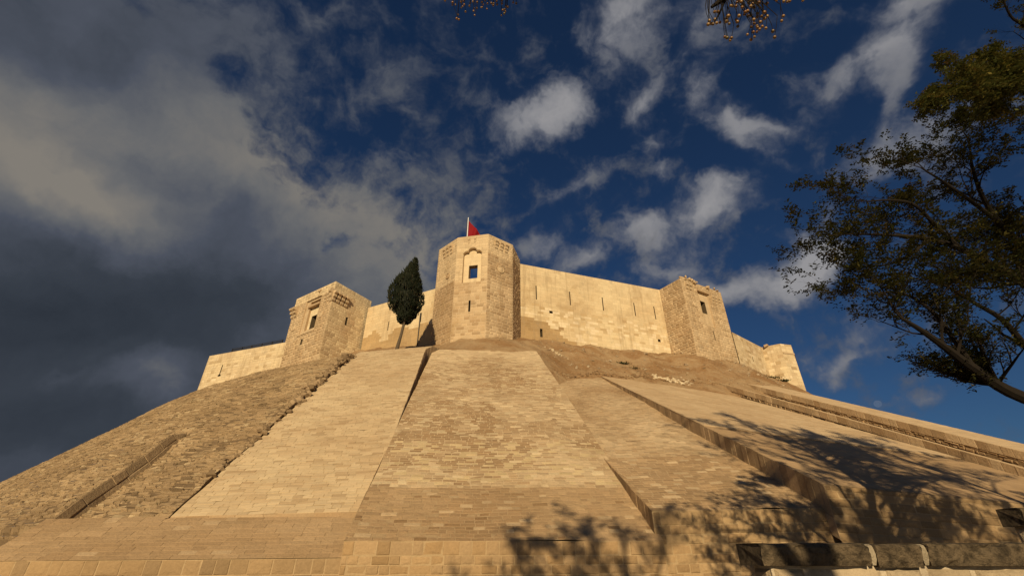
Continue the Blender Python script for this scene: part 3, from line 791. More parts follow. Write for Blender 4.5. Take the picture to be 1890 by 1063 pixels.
# --- curtain wall, left of the octagon
LWT = 26.5
TL_ = empty('curtain_wall', (-13, 47.6, 20), 'stained curtain wall behind the cypress, between the left square tower and octagonal tower', 'castle wall', 'castle curtain walls')
fL = Face((-17.84, 50.02), (-8.0, 44.9), 18.5, LWT)
fL.slit(3.75, 22.65, 23.7, .10, TL_)
fL.slit(8.44, 22.6, 23.75, .22, TL_)
mb_ = MB()
def lcol(s, t, r):
    n = fbm(s*3.5, t*2.5, 81.); n2 = fbm(s*9., t*7., 84.)
    base = mixc(CREAM, (.50, .37, .22), .45+.6*n+.3*n2)
    if t < .42+.22*fbm(s*4., .3, 85.)+.1*(s > .75): base = mixc((.45, .315, .165), (.33, .22, .11), .5+.7*n+.4*n2)
    return base
fL.build(mb_, ch=.36, cv=.1, ln=(.5, 1.0), gap=.01, h=.008, hj=.004, bev=.01, mortar=(.48, .365, .23), col=lcol, cj=.06, rng=random.Random(42))
body(mb_, [(-17.84, 50.02), (-8.0, 44.9)], 18.5, LWT, 1.6)
mb_.build('wall_face', M_CASTLE, TL_)
dpp = MB(); dpp.tube([fL.p(8.44, 23.72, .09), fL.p(8.46, 21.5, .09), fL.p(8.48, 19.4, .09)], .055, 7); dpp.build('drain_pipe', M_STEEL, TL_)

# --- left square tower
LT = 27.75
LP, LQ, LR_ = (-20.69, 45.73), (-27.04, 50.06), (-17.8, 50.7)
T7 = empty('square_tower', (-22, 48.5, 17.5), 'left-hand square tower with a tall window recess and corner corbels above rubble slope', 'tower', 'castle towers')
fF = Face(LQ, LP, 15.8, LT); fRt = Face(LP, LR_, 15.8, LT)
mb_ = MB()
def tcol(seed, base=PALE, lowz=21.5):
    def f_(s, t, r):
        n = fbm(s*3, t*4., seed); n2 = fbm(s*9, t*11., seed+3)
        z = 15.8+t*(LT-15.8)
        c = mixc(base, TAN, .35+.55*n+.35*n2)
        if z < lowz and r.random() < .3: c = mixc(c, BROWN, .5)
        if z > 26.6: c = mixc(c, CREAM, .6)
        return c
    return f_
fF.hole(2.55, 5.55, 22.1, 26.55)
fF.slit(3.55, 20.7, 21.35, .36, T7)
fRt.slit(2.55, 23.1, 24.1, .26, T7)
kw = dict(ch=.32, cv=.14, ln=(.4, .9), gap=.03, h=.012, hj=.012, bev=.02, mortar=(.47, .36, .23), cj=.12)
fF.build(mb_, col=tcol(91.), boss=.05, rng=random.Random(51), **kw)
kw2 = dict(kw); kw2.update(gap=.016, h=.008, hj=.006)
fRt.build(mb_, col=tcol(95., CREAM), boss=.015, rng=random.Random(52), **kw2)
inn = [(-20.9, 46.9), (-26., 50.4), (-18.9, 50.3)]
mb_.face([(LQ[0], LQ[1], LT), (LP[0], LP[1], LT), (LR_[0], LR_[1], LT), (-24.2, 54.2, LT)], PALE)
mb_.face([(-24.2, 54.2, 15), (LQ[0], LQ[1], 15.8), (LQ[0], LQ[1], LT), (-24.2, 54.2, LT)], PALE)
mb_.face([(LR_[0], LR_[1], 15.8), (-24.2, 54.2, 15), (-24.2, 54.2, LT), (LR_[0], LR_[1], LT)], PALE)
mb_.build('tower_wall', M_CASTLE, T7)
# window recess: stepped frame, window inside
nm = MB()
def rect_recess(f, M, s0, s1, z0, z1, d0, d1, col):
    c = [(s0, z0), (s1, z0), (s1, z1), (s0, z1)]
    for i in range(4):
        (sa, za), (sb2, zb2) = c[i], c[(i+1) % 4]
        M.face([f.p(sa, za, d0), f.p(sb2, zb2, d0), f.p(sb2, zb2, d1), f.p(sa, za, d1)], col)
def panel(f, M, s0, s1, z0, z1, h, hole, col, seed=3, ch=.4):
    ff = Face((f.p(s0, 0, h).x, f.p(s0, 0, h).y), (f.p(s1, 0, h).x, f.p(s1, 0, h).y), z0, z1)
    if hole: ff.hole(hole[0]-s0, hole[1]-s0, hole[2], hole[3])
    lay(M, ff.q, ch=ch, ln=(.5, 1.0), gap=.01, h=.006, hj=.003, mortar=(.45, .34, .21), col=col, cj=.08, holes=ff.holes, rng=random.Random(seed))
rect_recess(fF, nm, 2.55, 5.55, 22.1, 26.55, .02, -.16, PALE)
panel(fF, nm, 2.55, 5.55, 22.1, 26.55, -.15, (3.25, 5.2, 22.5, 26.3), PALE)
rect_recess(fF, nm, 3.25, 5.2, 22.5, 26.3, -.14, -.42, TAN)
panel(fF, nm, 3.25, 5.2, 22.5, 26.3, -.41, (3.75, 5.02, 22.65, 24.4), CREAM)
nw = nm.build('window_recess', M_CASTLE, T7)
wm_ = MB(); rect_recess(fF, wm_, 3.75, 5.02, 22.65, 24.4, -.40, -2.2, TAN)
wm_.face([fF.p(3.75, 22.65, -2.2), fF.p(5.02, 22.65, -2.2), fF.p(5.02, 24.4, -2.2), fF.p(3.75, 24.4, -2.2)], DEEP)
wm_.build('window', M_DARK, nw)
lm = MB(); lm.box(fF.p(3.1, 25.5, -.38), fF.u*2.2, fF.n*.42, V(0, 0, .3), TAN); lm.build('lintel', M_CASTLE, nw)
sm_ = MB(); sm_.box(fF.p(2.4, 21.95, -.02), fF.u*3.3, fF.n*.14, V(0, 0, .15), PALE); sm_.build('sill', M_CASTLE, nw)
for s in (6.5, 7.0): corbel(fF, s, 26.5, 25.3, .33, .30, T7)
corbel(fF, 7.55, 26.75, 25.1, .36, .5, T7)
for s in (.15, .75, 1.35, 1.95): corbel(fRt, s, 26.5, 25.2, .38, .5, T7)
for s in (.25, .85): corbel(fF, s, 26.2, 24.9, .42, .65, T7)
roundel(fF, 6.2, 23.8, .42, T7); roundel(fF, 1.1, 23.4, .40, T7)
kb = MB(); rock(kb, fF.p(4.9, 27.3, .05), .25, random.Random(3), PALE); kb.build('broken_bracket', M_CASTLE, T7)

# --- low wall at the far left, with its railing
T8 = empty('curtain_wall', (-33, 52.2, 17), 'low cream wall at the left end of the castle with a dark railing on top', 'castle wall', 'castle curtain walls')
fX = Face((-38.4, 54.2), (-26.75, 49.83), 14.5, 21.8)
fX.slit(2.95, 18.95, 20.2, .14, T8); fX.hole(2.72, 3.18, 18.75, 18.95)
mb_ = MB()
fX.build(mb_, col=wcol(101., CREAM, PALE, .45), ch=.34, cv=.12, ln=(.45, .9), gap=.02, h=.01, hj=.008, bev=.015, boss=.012, mortar=(.50, .39, .25), cj=.08, rng=random.Random(61))
body(mb_, [(-38.4, 54.2), (-26.75, 49.83)], 14.5, 21.8, 1.5)
mb_.face([(-38.4, 54.2, 14.5), (-38.4, 54.2, 21.8), (-37.6, 56.6, 21.8), (-37.6, 56.6, 14.5)], PALE)
mb_.build('wall_face', M_CASTLE, T8)
o2 = MB(); rect_recess(fX, o2, 2.72, 3.18, 18.75, 18.95, .02, -1.2, TAN); o2.face([fX.p(2.72, 18.75, -1.2), fX.p(3.18, 18.75, -1.2), fX.p(3.18, 18.95, -1.2), fX.p(2.72, 18.95, -1.2)], DEEP); o2.build('slit_foot', M_DARK, T8)
RL = empty('railing', fX.p(6, 21.8, -.5), 'dark metal railing running along the top of the low left wall', 'railing')
r1 = MB()
for z in (.25, .48, .7): r1.tube([fX.p(3.0, 21.8+z, -.5), fX.p(11.1, 21.8+z, -.5)], .03, 6)
for i in range(54):
    s = 3.0+8.1*i/53; r1.tube([fX.p(s, 21.82, -.5), fX.p(s, 22.5, -.5)], .022, 5)
r1.build('rails', M_STEEL, RL)
for i in range(6):
    pm = MB(); pm.box(fX.p(3.0+1.62*i-.04, 21.8, -.54), fX.u*.08, fX.n*-.08, V(0, 0, .78)); pm.build('post', M_STEEL, RL)

# --- right square tower
c_, d_, e_ = (21.58, 49.62), (28.2, 53.39), (19.72, 52.66)
RTT = 30.6
T9 = empty('square_tower', (24, 52, 20), 'right-hand square tower with a broken top edge and deep window above the bare earth', 'tower', 'castle towers')
fS = Face(e_, c_, 17.8, RTT); fT = Face(c_, d_, 17.8, RTT-.0)
def t9col(seed, base, dark, f):
    def f_(s, t, r):
        n = fbm(s*3, t*4., seed); n2 = fbm(s*9, t*11., seed+3)
        c = mixc(base, dark, f+.55*n+.4*n2)
        if r.random() < .2: c = mixc(c, BROWN, .5)
        return c
    return f_
mb_ = MB()
fT.hole(2.7, 4.7, 24.6, 29.35)
fT.slit(4.0, 22.8, 24.05, .12, T9)
kw = dict(ch=.33, cv=.12, ln=(.4, .9), gap=.03, h=.012, hj=.012, bev=.02, mortar=(.49, .375, .24), cj=.11)
fS.build(mb_, col=t9col(111., PALE, BROWN, .25), boss=.04, rng=random.Random(71), **kw)
fT.build(mb_, col=t9col(115., PALE, TAN, .35), boss=.035, rng=random.Random(72), **kw)
mb_.face([(*e_, RTT), (*c_, RTT), (*d_, RTT), (25.9, 57.5, RTT)], PALE)
mb_.face([(*d_, 17.8), (25.9, 57.5, 17.8), (25.9, 57.5, RTT), (*d_, RTT)], PALE)
mb_.face([(25.9, 57.5, 17.8), (*e_, 17.8), (*e_, RTT), (25.9, 57.5, RTT)], PALE)
mb_.build('tower_wall', M_CASTLE, T9)
nm = MB()
rect_recess(fT, nm, 2.7, 4.7, 24.6, 29.35, .02, -.20, PALE)
panel(fT, nm, 2.7, 4.7, 24.6, 29.35, -.19, (3.05, 3.95, 26.45, 28.2), PALE, 5)
nw = nm.build('window_recess', M_CASTLE, T9)
wm_ = MB(); rect_recess(fT, wm_, 3.05, 3.95, 26.45, 28.2, -.18, -2.2, TAN)
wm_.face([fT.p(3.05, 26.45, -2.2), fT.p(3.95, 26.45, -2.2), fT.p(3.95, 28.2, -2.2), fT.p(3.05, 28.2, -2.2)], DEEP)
wm_.build('window', M_DARK, nw)
lm = MB(); lm.box(fT.p(2.6, 29.4, -.02), fT.u*2.2, fT.n*.22, V(0, 0, .22), TAN); lm.build('lintel', M_CASTLE, nw)
roundel(fT, 1.66, 27.2, .42, T9); roundel(fT, 6.0, 26.6, .40, T9)
for s in (.75, 1.35): corbel(fT, s, 30.1, 29.2, .34, .35, T9, 2)
for s in (5.4, 6.0, 6.6): corbel(fT, s, 29.5, 28.3, .34, .3, T9)
rb, rb2 = MB(), MB(); r_ = random.Random(23)
for i in range(46):
    s = r_.choice([r_.uniform(.1, 3.0), r_.uniform(.6, 2.4), r_.uniform(4.4, 7.4)]); 
    rock(rb if s < 3.2 else rb2, fT.p(s, RTT+r_.uniform(-.25, .18)+.28*(.6 < s < 2.2), r_.uniform(-.4, .12)), r_.uniform(.14, .32), r_, mixc(PALE, TAN, r_.random()))
rb.build('broken_parapet', M_CASTLE, T9); rb2.build('broken_parapet', M_CASTLE, T9)

# --- far right wall and end tower
T10 = empty('curtain_wall', (31, 56, 20), 'short low wall linking the right square tower to the end tower', 'castle wall', 'castle curtain walls')
fY = Face((28.4, 53.6), (34.6, 58.6), 18.5, 24.85)
fY.slit(4.05, 21.8, 22.45, .12, T10)
mb_ = MB(); fY.build(mb_, col=wcol(121., CREAM, TAN, .45), ch=.36, cv=.1, ln=(.5, 1.), gap=.012, h=.008, hj=.005, mortar=(.5, .38, .24), cj=.07, rng=random.Random(81))
body(mb_, [(28.4, 53.6), (34.6, 58.6)], 18.5, 24.85, 1.4); mb_.build('wall_face', M_CASTLE, T10)
T11 = empty('end_tower', (37, 60, 17), 'low rounded corner tower at the far right end of the castle', 'tower', 'castle towers')
pts = [(34.6, 58.6), (36.5, 57.35), (38.25, 57.8), (39.9, 60.4), (39.8, 63)]
mb_ = MB()
for i in range(len(pts)-1):
    ff = Face(pts[i], pts[i+1], 14.5, 24.85)
    ff.build(mb_, col=wcol(131.+i*.13, CREAM, TAN, .4), ch=.42, cv=.02, ln=(.6, 1.1), gap=.014, h=.01, hj=.005, mortar=(.5, .38, .24), cj=.08, rng=random.Random(90))
body(mb_, pts, 14.5, 24.85, 1.2); mb_.build('tower_wall', M_CASTLE, T11)
lg = MB()
for i in range(1, len(pts)-1):
    ff = Face(pts[i], pts[i+1], 14.5, 24.85); lg.box(ff.p(0, 23.45, .0), ff.u*ff.w, ff.n*.09, V(0, 0, .16), PALE)
lg.build('string_course', M_CASTLE, T11)
kb = MB(); rock(kb, Face(pts[0], pts[1], 0, 1).p(.6, 24.85, .1), .3, random.Random(5), TAN); kb.build('broken_bracket', M_CASTLE, T11)

# ------------------------------------------------------------------ flag
FP = empty('flagpole', (-5.42, 44.7, 24.0), 'thin flagpole with a drooping plain red flag on the octagonal tower', 'flagpole')
pm = MB(); ptop = atY(864.5, 402, 44.7)
pm.tube([(ptop.x, 44.7, 24.0), (ptop.x, 44.7, ptop.z)], [.075, .05], 10); pm.build('pole', M_POLE, FP)
fm = MB(); p0 = V(ptop.x+.08, 44.7, ptop.z-.45); nu, nv = 26, 16
vs = []
for i in range(nu+1):
    for j in range(nv+1):
        a, b = i/nu*3.6, j/nv*2.6
        dx = .585*a; dz = -.81*a
        rip = .16*sin(a*3.1+b*.6)*min(1, a)+.08*sin(a*6.+b*1.7)*min(1, a)
        vs.append(p0+V(dx*(1-.12*j/nv), rip, dz-b))
fm.mesh(vs, [(i*(nv+1)+j, (i+1)*(nv+1)+j, (i+1)*(nv+1)+j+1, i*(nv+1)+j+1) for i in range(nu) for j in range(nv)])
fo = fm.build('flag', simple('flag_cloth', (.20, .005, .009), .8, .08), FP, smooth=True)
sp2 = empty('lightning_rod', (-5.75, 44.9, 24.0), 'very thin rod standing just left of the flagpole', 'rod')
pm = MB(); pm.tube([(-5.62, 44.9, 24.0), (-5.62, 44.9, ptop.z-.05)], .022, 6, (.5,.5,.5)); pm.build('rod', M_STEEL, sp2)

# ------------------------------------------------------------------ cypress
CT = empty('cypress_tree', V(-10.1, 37.4, 15.3), 'dark dense cypress with a bare trunk standing at the castle foot', 'tree')
base, knee, tip = atY(733, 642, 37.5), atY(746, 596, 37.5), atY(767, 480, 37.5)
tm = MB()
tm.tube([base+V(0, 0, -.8), base, base.lerp(knee, .5)+V(.02, 0, 0), knee, knee.lerp(tip, .25)], [.2, .17, .13, .12, .08], 9)
for k2 in range(6):
    p = knee.lerp(tip, .02+.03*k2); a = k2*1.9
    tm.tube([p, p+V(cos(a)*.6, sin(a)*.6, .9)], [.05, .02], 5)
tm.build('trunk', M_TRUNK, CT)
cm = MB(); r_ = random.Random(77)
def prof_(h):   # crown radius (m) against height fraction
    P_ = [(0, .40), (.03, .62), (.08, .86), (.15, 1.12), (.22, 1.42), (.30, 1.58), (.44, 1.60), (.54, 1.36), (.64, 1.10), (.76, .72), (.87, .42), (.95, .20), (1., .04)]
    for (a, b), (c2, d) in zip(P_, P_[1:]):
        if a <= h <= c2: return b+(d-b)*(h-a)/(c2-a)
    return .04
HC = (tip-knee).length
def axis_(h): 
    c2 = knee.lerp(tip, h)
    return c2+V(-.33*sin(pi*min(1, max(0, (h-.05)/.95)))**1.2, 0, 0)
for i in range(9500):
    h = r_.random()**1.1*.995; an = r_.uniform(0, 2*pi)
    R0 = prof_(h); lump = 1+.13*fbm(cos(an)*1.6+9, sin(an)*1.6, h*7.)+.09*fbm(cos(an)*5, sin(an)*5, h*22.)
    if .05 < h < .19 and cos(an) < -.1: lump *= .72
    rr = R0*lump*(1-.5*r_.random()**3)
    p = axis_(h)+V(cos(an)*rr, sin(an)*rr, r_.uniform(-.1, .1))
    if fbm(p.x*1.7, p.y*1.7, p.z*1.7) < -.32: continue
    out = V(cos(an), sin(an), 0)
    up_ = (V(0, 0, 1)+out*r_.uniform(.1, .65)+V(r_.uniform(-.25, .25), r_.uniform(-.25, .25), 0)).normalized()
    L = r_.uniform(.14, .36)*(1 if h < .93 else 1.1); wd = r_.uniform(.02, .045)
    side = up_.cross(out).normalized()
    if r_.random() < .5: side = (side+out*r_.uniform(-.9, .9)).normalized()
    cc = mixc((.007, .011, .005), (.020, .024, .009), r_.random()*.8+.3*fbm(p.x, p.y, p.z))
    if r_.random() < .06: cc = (.034, .026, .012)
    cm.face([p-side*wd*.6, p+side*wd*.6, p+side*wd+up_*L*.5, p+up_*L, p-side*wd+up_*L*.5], cc)
    o3 = up_.cross(side)
    cm.face([p-o3*wd*.6, p+o3*wd*.6, p+o3*wd+up_*L*.5, p+up_*L, p-o3*wd+up_*L*.5], cc)
for i in range(420):   # longer sprays that break the outline
    h = r_.uniform(.03, .99); an = r_.uniform(0, 2*pi); out = V(cos(an), sin(an), 0)
    if fbm(cos(an)*3, sin(an)*3, h*14.) < 0: continue
    p = axis_(h)+out*prof_(h)*r_.uniform(.85, 1.02)
    up_ = (V(0, 0, 1)+out*r_.uniform(.15, .6)).normalized(); L = r_.uniform(.3, .62); wd = r_.uniform(.02, .045); side = up_.cross(out).normalized()
    for sd2 in (side, out):
        cm.face([p-sd2*wd, p+sd2*wd, p+up_*L*.6+sd2*wd*.7, p+up_*L, p+up_*L*.6-sd2*wd*.7], mixc((.010, .014, .006), (.026, .028, .011), r_.random()))
# the dense inner mass
NR, NA = 26, 18; vs = []
for i in range(NR+1):
    h = .03+.95*i/NR
    for j in range(NA):
        an = 2*pi*j/NA; rr = prof_(h)*(.74+.14*fbm(cos(an)*2+9, sin(an)*2, h*9.))
        vs.append(axis_(h)+V(cos(an)*rr, sin(an)*rr, 0))
cm.mesh(vs, [(i*NA+j, i*NA+(j+1) % NA, (i+1)*NA+(j+1) % NA, (i+1)*NA+j) for i in range(NR) for j in range(NA)], (.007, .010, .005))
cm.build('crown', M_CYP, CT)

# ------------------------------------------------------------------ near parapets
T12 = empty('stone_parapet', (4.6, 5.4, GROUND), 'near stone parapet under a blackened weathered coping, bottom right, striped by tree shadow', 'parapet', 'street parapets')
PY = 5.0; ztop = .10
cxs = [2.36, 3.42, 3.92, 5.62, 7.3]
r_ = random.Random(8)
def rough_block(M, x0, x1, y0, y1, z0, z1, r, c, nx=14, amp=.012, chip=.02, face_taper=.03):
    """a worn stone block: gridded front and top faces with chipped arrises"""
    ny, nz = 5, 5
    def jit(p):
        k2 = noise.fractal(Vector(p)*3.2, 1., 2., 4)
        return k2*amp
    F = []
    for i in range(nx+1):
        x = x0+(x1-x0)*i/nx; col_ = []
        prof = [(y0+face_taper, z0), (y0+face_taper*.6, z0+(z1-z0)*.25), (y0+.2*face_taper, z0+(z1-z0)*.55), (y0, z0+(z1-z0)*.82), (y0+.012, z1-.012), (y0+.06, z1), (y0+.2, z1), (y1, z1), (y1, z0)]
        for k2, (y, z) in enumerate(prof):
            w_ = jit((x, y, z)); ch = max(0., noise.fractal(Vector((x*5, k2*.4, 3.)), 1., 2., 3)-.25)*chip*(3 <= k2 <= 4 or k2 == 0)*3
            dx = (.012 if i == 0 else -.012 if i == nx else 0)*(k2 in (0, 3, 4))
            col_.append(V(x+dx, y+w_+ch, z+w_*.5*(0 < k2 < 8)))
        F.append(col_)
    n2 = len(F[0]); vs = [p for c3 in F for p in c3]
    fs = [(i*n2+k2, (i+1)*n2+k2, (i+1)*n2+(k2+1) % n2, i*n2+(k2+1) % n2) for i in range(nx) for k2 in range(n2)]
    fs += [tuple(range(n2-1, -1, -1)), tuple(nx*n2+k2 for k2 in range(n2))]
    M.mesh(vs, fs, c)
def coping(x0, x1, parent, zt, zb, y0, y1, seed):
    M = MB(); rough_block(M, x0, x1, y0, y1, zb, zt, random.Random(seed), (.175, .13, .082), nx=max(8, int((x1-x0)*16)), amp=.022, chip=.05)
    return M.build('coping_stone', M_COPING, parent)
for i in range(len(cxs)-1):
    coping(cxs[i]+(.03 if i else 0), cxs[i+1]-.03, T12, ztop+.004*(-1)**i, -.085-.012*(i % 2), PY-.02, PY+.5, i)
for x in cxs[1:-1]:
    mo = MB()
    rough_block(mo, x-.031, x+.027, PY-.012, PY+.5, -.08, ztop-.004, random.Random(1), (.42, .35, .25), nx=3, amp=.008)
    mo.build('mortar_joint', M_PARAPET, T12)
pw = MB()
def pcol(s, t, r): return mixc((.56, .45, .31), (.40, .30, .19), r.random()*.9)
fP = Face((2.47, PY+.10), (9.5, PY+.10), GROUND, -.085)
fP.build(pw, ch=.36, cv=.05, ln=(.35, .75), gap=.05, h=.02, hj=.012, bev=.03, boss=.02, mortar=(.60, .50, .37), col=pcol, cj=.12, jit=.012, rng=random.Random(44))
fPl = Face((2.47, PY+.45), (2.47, PY+.10), GROUND, -.085)
fPl.build(pw, ch=.36, cv=.05, ln=(.3, .45), gap=.05, h=.02, hj=.012, bev=.03, boss=.02, mortar=(.60, .50, .37), col=pcol, cj=.12, rng=random.Random(45))
body(pw, [(2.47, PY+.10), (9.5, PY+.10)], GROUND, -.085, .34)
pw.build('parapet_wall', M_PARAPET, T12)
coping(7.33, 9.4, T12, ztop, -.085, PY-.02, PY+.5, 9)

T13 = empty('stone_parapet', (9.3, 8.3, GROUND), 'taller parapet end with dark projecting coping at the right edge of the picture', 'parapet', 'street parapets')
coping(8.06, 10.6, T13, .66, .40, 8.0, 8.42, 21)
pw = MB(); fP2 = Face((8.2, 8.1), (10.6, 8.1), GROUND, .40)
fP2.build(pw, ch=.33, cv=.06, ln=(.35, .7), gap=.05, h=.02, hj=.012, bev=.03, boss=.03, mortar=(.50, .41, .29), col=pcol, cj=.14, jit=.012, rng=random.Random(46))
Face((8.2, 8.38), (8.2, 8.1), GROUND, .40).build(pw, ch=.33, ln=(.3, .45), gap=.05, h=.02, boss=.03, mortar=(.50, .41, .29), col=pcol, rng=random.Random(47))
body(pw, [(8.2, 8.1), (10.6, 8.1)], GROUND, .40, .28); pw.build('parapet_wall', M_PARAPET, T13)

# ------------------------------------------------------------------ broadleaf trees
class Tree:
    def __init__(s, seed): s.w = MB(); s.l = MB(); s.r = random.Random(seed); s.pal = [(.045, .05, .014), (.07, .062, .016), (.105, .085, .02), (.085, .05, .018), (.03, .036, .012)]; s.leaf = .05; s.big = 1.
    def leafspray(s, p, d, L, dens=1., bias=0):
        r = s.r; n2 = max(3, int(L/.035*dens)); d = d.normalized()
        side = d.cross(V(r.uniform(-.3, .3), r.uniform(-.3, .3), 1)).normalized()
        droop = r.uniform(.1, .5)
        col = s.pal[min(len(s.pal)-1, int(abs(r.gauss(bias, 1.3))))]
        for i in range(n2):
            f = (i+.6)/n2; q = p+d*(L*f)+V(0, 0, -droop*L*f*f)
            for sg in (1, -1):
                if r.random() < .18: continue
                a = (side*sg+d*.5+V(0, 0, r.uniform(-.5, .25))+V(r.uniform(-.3, .3), r.uniform(-.3, .3), 0)).normalized()
                ll = s.leaf*r.uniform(.7, 1.3); b = a.cross(V(r.uniform(-.6, .6), r.uniform(-.6, .6), 1)).normalized()*ll*.24
                cc = mul(col, r.uniform(.7, 1.35))
                s.l.face([q, q+a*ll*.45+b, q+a*ll, q+a*ll*.45-b], cc)
    def twig(s, p, d, L, rad, depth, leafy=1., up=.25):
        r = s.r; n2 = 4; pts = [Vector(p)]; d = d.normalized()
        for i in range(n2):
            d = (d+V(r.uniform(-.28, .28), r.uniform(-.28, .28), r.uniform(-.2, .3)+up*.2)).normalized()
            pts.append(pts[-1]+d*(L/n2))
        s.w.tube(pts, [rad*(1-.75*i/n2) for i in range(n2+1)], 4 if depth else 3, cap=False)
        if depth <= 0:
            if r.random() < leafy:
                for i in range(1, n2+1):
                    for k2 in range(r.choice((1, 1, 2))):
                        dd = (d+V(r.uniform(-1, 1), r.uniform(-1, 1), r.uniform(-.7, .6))).normalized()
                        s.leafspray(pts[i], dd, s.big*r.uniform(.10, .24), 1.)
            return
        for i in range(1, n2+1):
            for k2 in range(r.choice((1, 2, 2)) if depth == 1 else r.choice((1, 1, 2))):
                a = V(r.uniform(-1, 1), r.uniform(-1, 1), r.uniform(-.6, .8)); a = (d*.75+a).normalized()
                s.twig(pts[i], a, L*r.uniform(.4, .62), rad*(1-.6*i/n2)*.5, depth-1, leafy, up)
    def limb(s, pts, r0, r1, leafy=1., every=.55, L=1.5, depth=2, start=.15, updir=.3, n=8):
        pts = [Vector(p) for p in pts]
        # smooth by Catmull-Rom
        out = []
        for i in range(len(pts)-1):
            p0_, p1, p2, p3 = pts[max(0, i-1)], pts[i], pts[i+1], pts[min(len(pts)-1, i+2)]
            for k2 in range(5):
                t = k2/5; out.append(.5*((2*p1)+(p2-p0_)*t+(2*p0_-5*p1+4*p2-p3)*t*t+(3*p1-p0_-3*p2+p3)*t**3))
        out.append(pts[-1]); m_ = len(out)-1
        s.w.tube(out, [r0+(r1-r0)*i/m_ for i in range(m_+1)], n)
        acc = 0.
        for i in range(1, m_+1):
            acc += (out[i]-out[i-1]).length
            if i/m_ < start: continue
            while acc > every:
                acc -= every*s.r.uniform(.7, 1.3)
                d = (out[i]-out[i-1]).normalized(); rr = (r0+(r1-r0)*i/m_)
                a = V(s.r.uniform(-1, 1), s.r.uniform(-1, 1), s.r.uniform(-.5, 1.)+updir)
                s.twig(out[i], (d*.6+a).normalized(), L*s.r.uniform(.6, 1.15)*(1-.35*i/m_), min(.035, rr*.45), depth, leafy, updir)
        s.twig(out[-1], (out[-1]-out[-2]), L*.8, r1*.8, depth, leafy, updir)
    def put(s, root):
        return s.w.build('trunk', M_BARK, root), s.l.build('crown', M_LEAF, root)

TT = empty('locust_tree', V(11.2, 7.0, GROUND), 'dark spreading tree with thin olive leaves reaching in at the right edge', 'tree')
T = Tree(5); T.leaf = .054; T.big = .85
T.limb([(11.2, 7, GROUND), (11.1, 7.05, 0), (11.0, 7.0, 2.2), (11.5, 6.7, 5), (12.3, 6.3, 8), (13.0, 6, 11), (13.4, 5.8, 14)], .30, .06, .0, 99, 1.7, 0, .45)
D = atD
vis = dict(leafy=.66, every=.37, L=.95, depth=2, n=8)
T.limb([(11.05, 7.0, .7), (9.6, 6.95, 1.5), D(1890,734,7.0), D(1797,680,6.9), D(1750,645,6.8), D(1704,612,6.7), D(1665,588,6.6)], .125, .022, start=.38, updir=.45, **vis)
T.limb([D(1797,680,6.9), D(1760,625,7.0), D(1715,570,7.1), D(1660,540,7.1), D(1600,545,7.1)], .045, .010, start=.15, updir=.15, **vis)
T.limb([(11.0, 7.0, 2.2), (10.2, 7.1, 2.9), D(1890,523,7.8), D(1822,484,7.7), D(1772,459,7.6), D(1714,441,7.5), D(1643,434,7.4), D(1570,432,7.3)], .095, .012, start=.28, updir=.2, **vis)
T.limb([D(1772,459,7.6), D(1730,420,7.5), D(1690,380,7.4), D(1650,370,7.4), D(1600,372,7.4)], .04, .010, start=.2, updir=.2, **vis)
T.limb([D(1714,441,7.5), D(1680,470,7.4), D(1630,490,7.4), D(1585,485,7.4)], .03, .008, start=.2, updir=.0, **vis)
T.limb([(11.05, 7.0, 2.8), (10.3, 7, 3.6), D(1890,455,8.0), D(1843,410,8.0), D(1812,360,7.9), D(1795,310,7.9), D(1790,270,7.9)], .075, .012, start=.3, updir=.3, **vis)
T.limb([D(1843,410,8.0), D(1790,370,7.8), D(1740,335,7.7), D(1700,310,7.7)], .04, .010, start=.15, updir=.2, **vis)
T.limb([D(1893,640,7.4), D(1850,590,7.3), D(1800,560,7.2), D(1750,530,7.1), D(1700,510,7.1)], .05, .010, start=.05, updir=.3, **vis)
T.limb([(11.0, 7.0, 1.6), (10.2, 6.95, 2.2), D(1893,640,7.4)], .07, .05, .0, 99, .9, 0, .3)
pal0 = T.pal; T.pal = [mul(c9, 2.1) for c9 in pal0]  # sunlight on the top sprays, put into a brighter leaf palette
T.limb([(11.4, 6.8, 4.6), (10.8, 6.6, 5.2), D(1900,180,8.6), D(1840,165,8.5), D(1790,160,8.5), D(1740,180,8.4)], .06, .010, .9, .27, .52, 2, .50, -.1)
T.limb([D(1900,180,8.6), D(1870,135,8.6), D(1830,120,8.6), D(1775,130,8.5)], .025, .008, .9, .27, .45, 2, .1, -.1)
T.limb([(11.8, 6.5, 6.4), (11.1, 6.2, 7.2), D(1905,70,9.0), D(1865,30,9.0), D(1845,-20,9.0)], .05, .010, .16, .35, .7, 2, .4, .1)
T.pal = pal0
# the part of the crown beyond the frame, which shades the slope
T.leaf = .07; T.big = 1.4
r_ = random.Random(3); made = 0
while made < 24:
    z0_ = r_.uniform(3.0, 13.0); a = r_.uniform(-1.5, 1.4)
    p = V(11.2+max(0, z0_-2.2)*.2, 7-z0_*.09, z0_); dx, dy = cos(a), sin(a)*.7
    L = r_.uniform(3., 6.5)*(1.1-.03*z0_)
    pts = [p, p+V(dx*L*.4, dy*L*.4, L*.28), p+V(dx*L*.75, dy*L*.75, L*.42), p+V(dx*L, dy*L, L*.5)]
    if any(q3.x < 1.125*(.8625*q3.y+.506*q3.z)+1.9 for q3 in pts[1:]): continue
    made += 1
    T.limb(pts, .08, .02, .6, .75, 1.7, 2, .35, .2, 6)
T.put(TT)

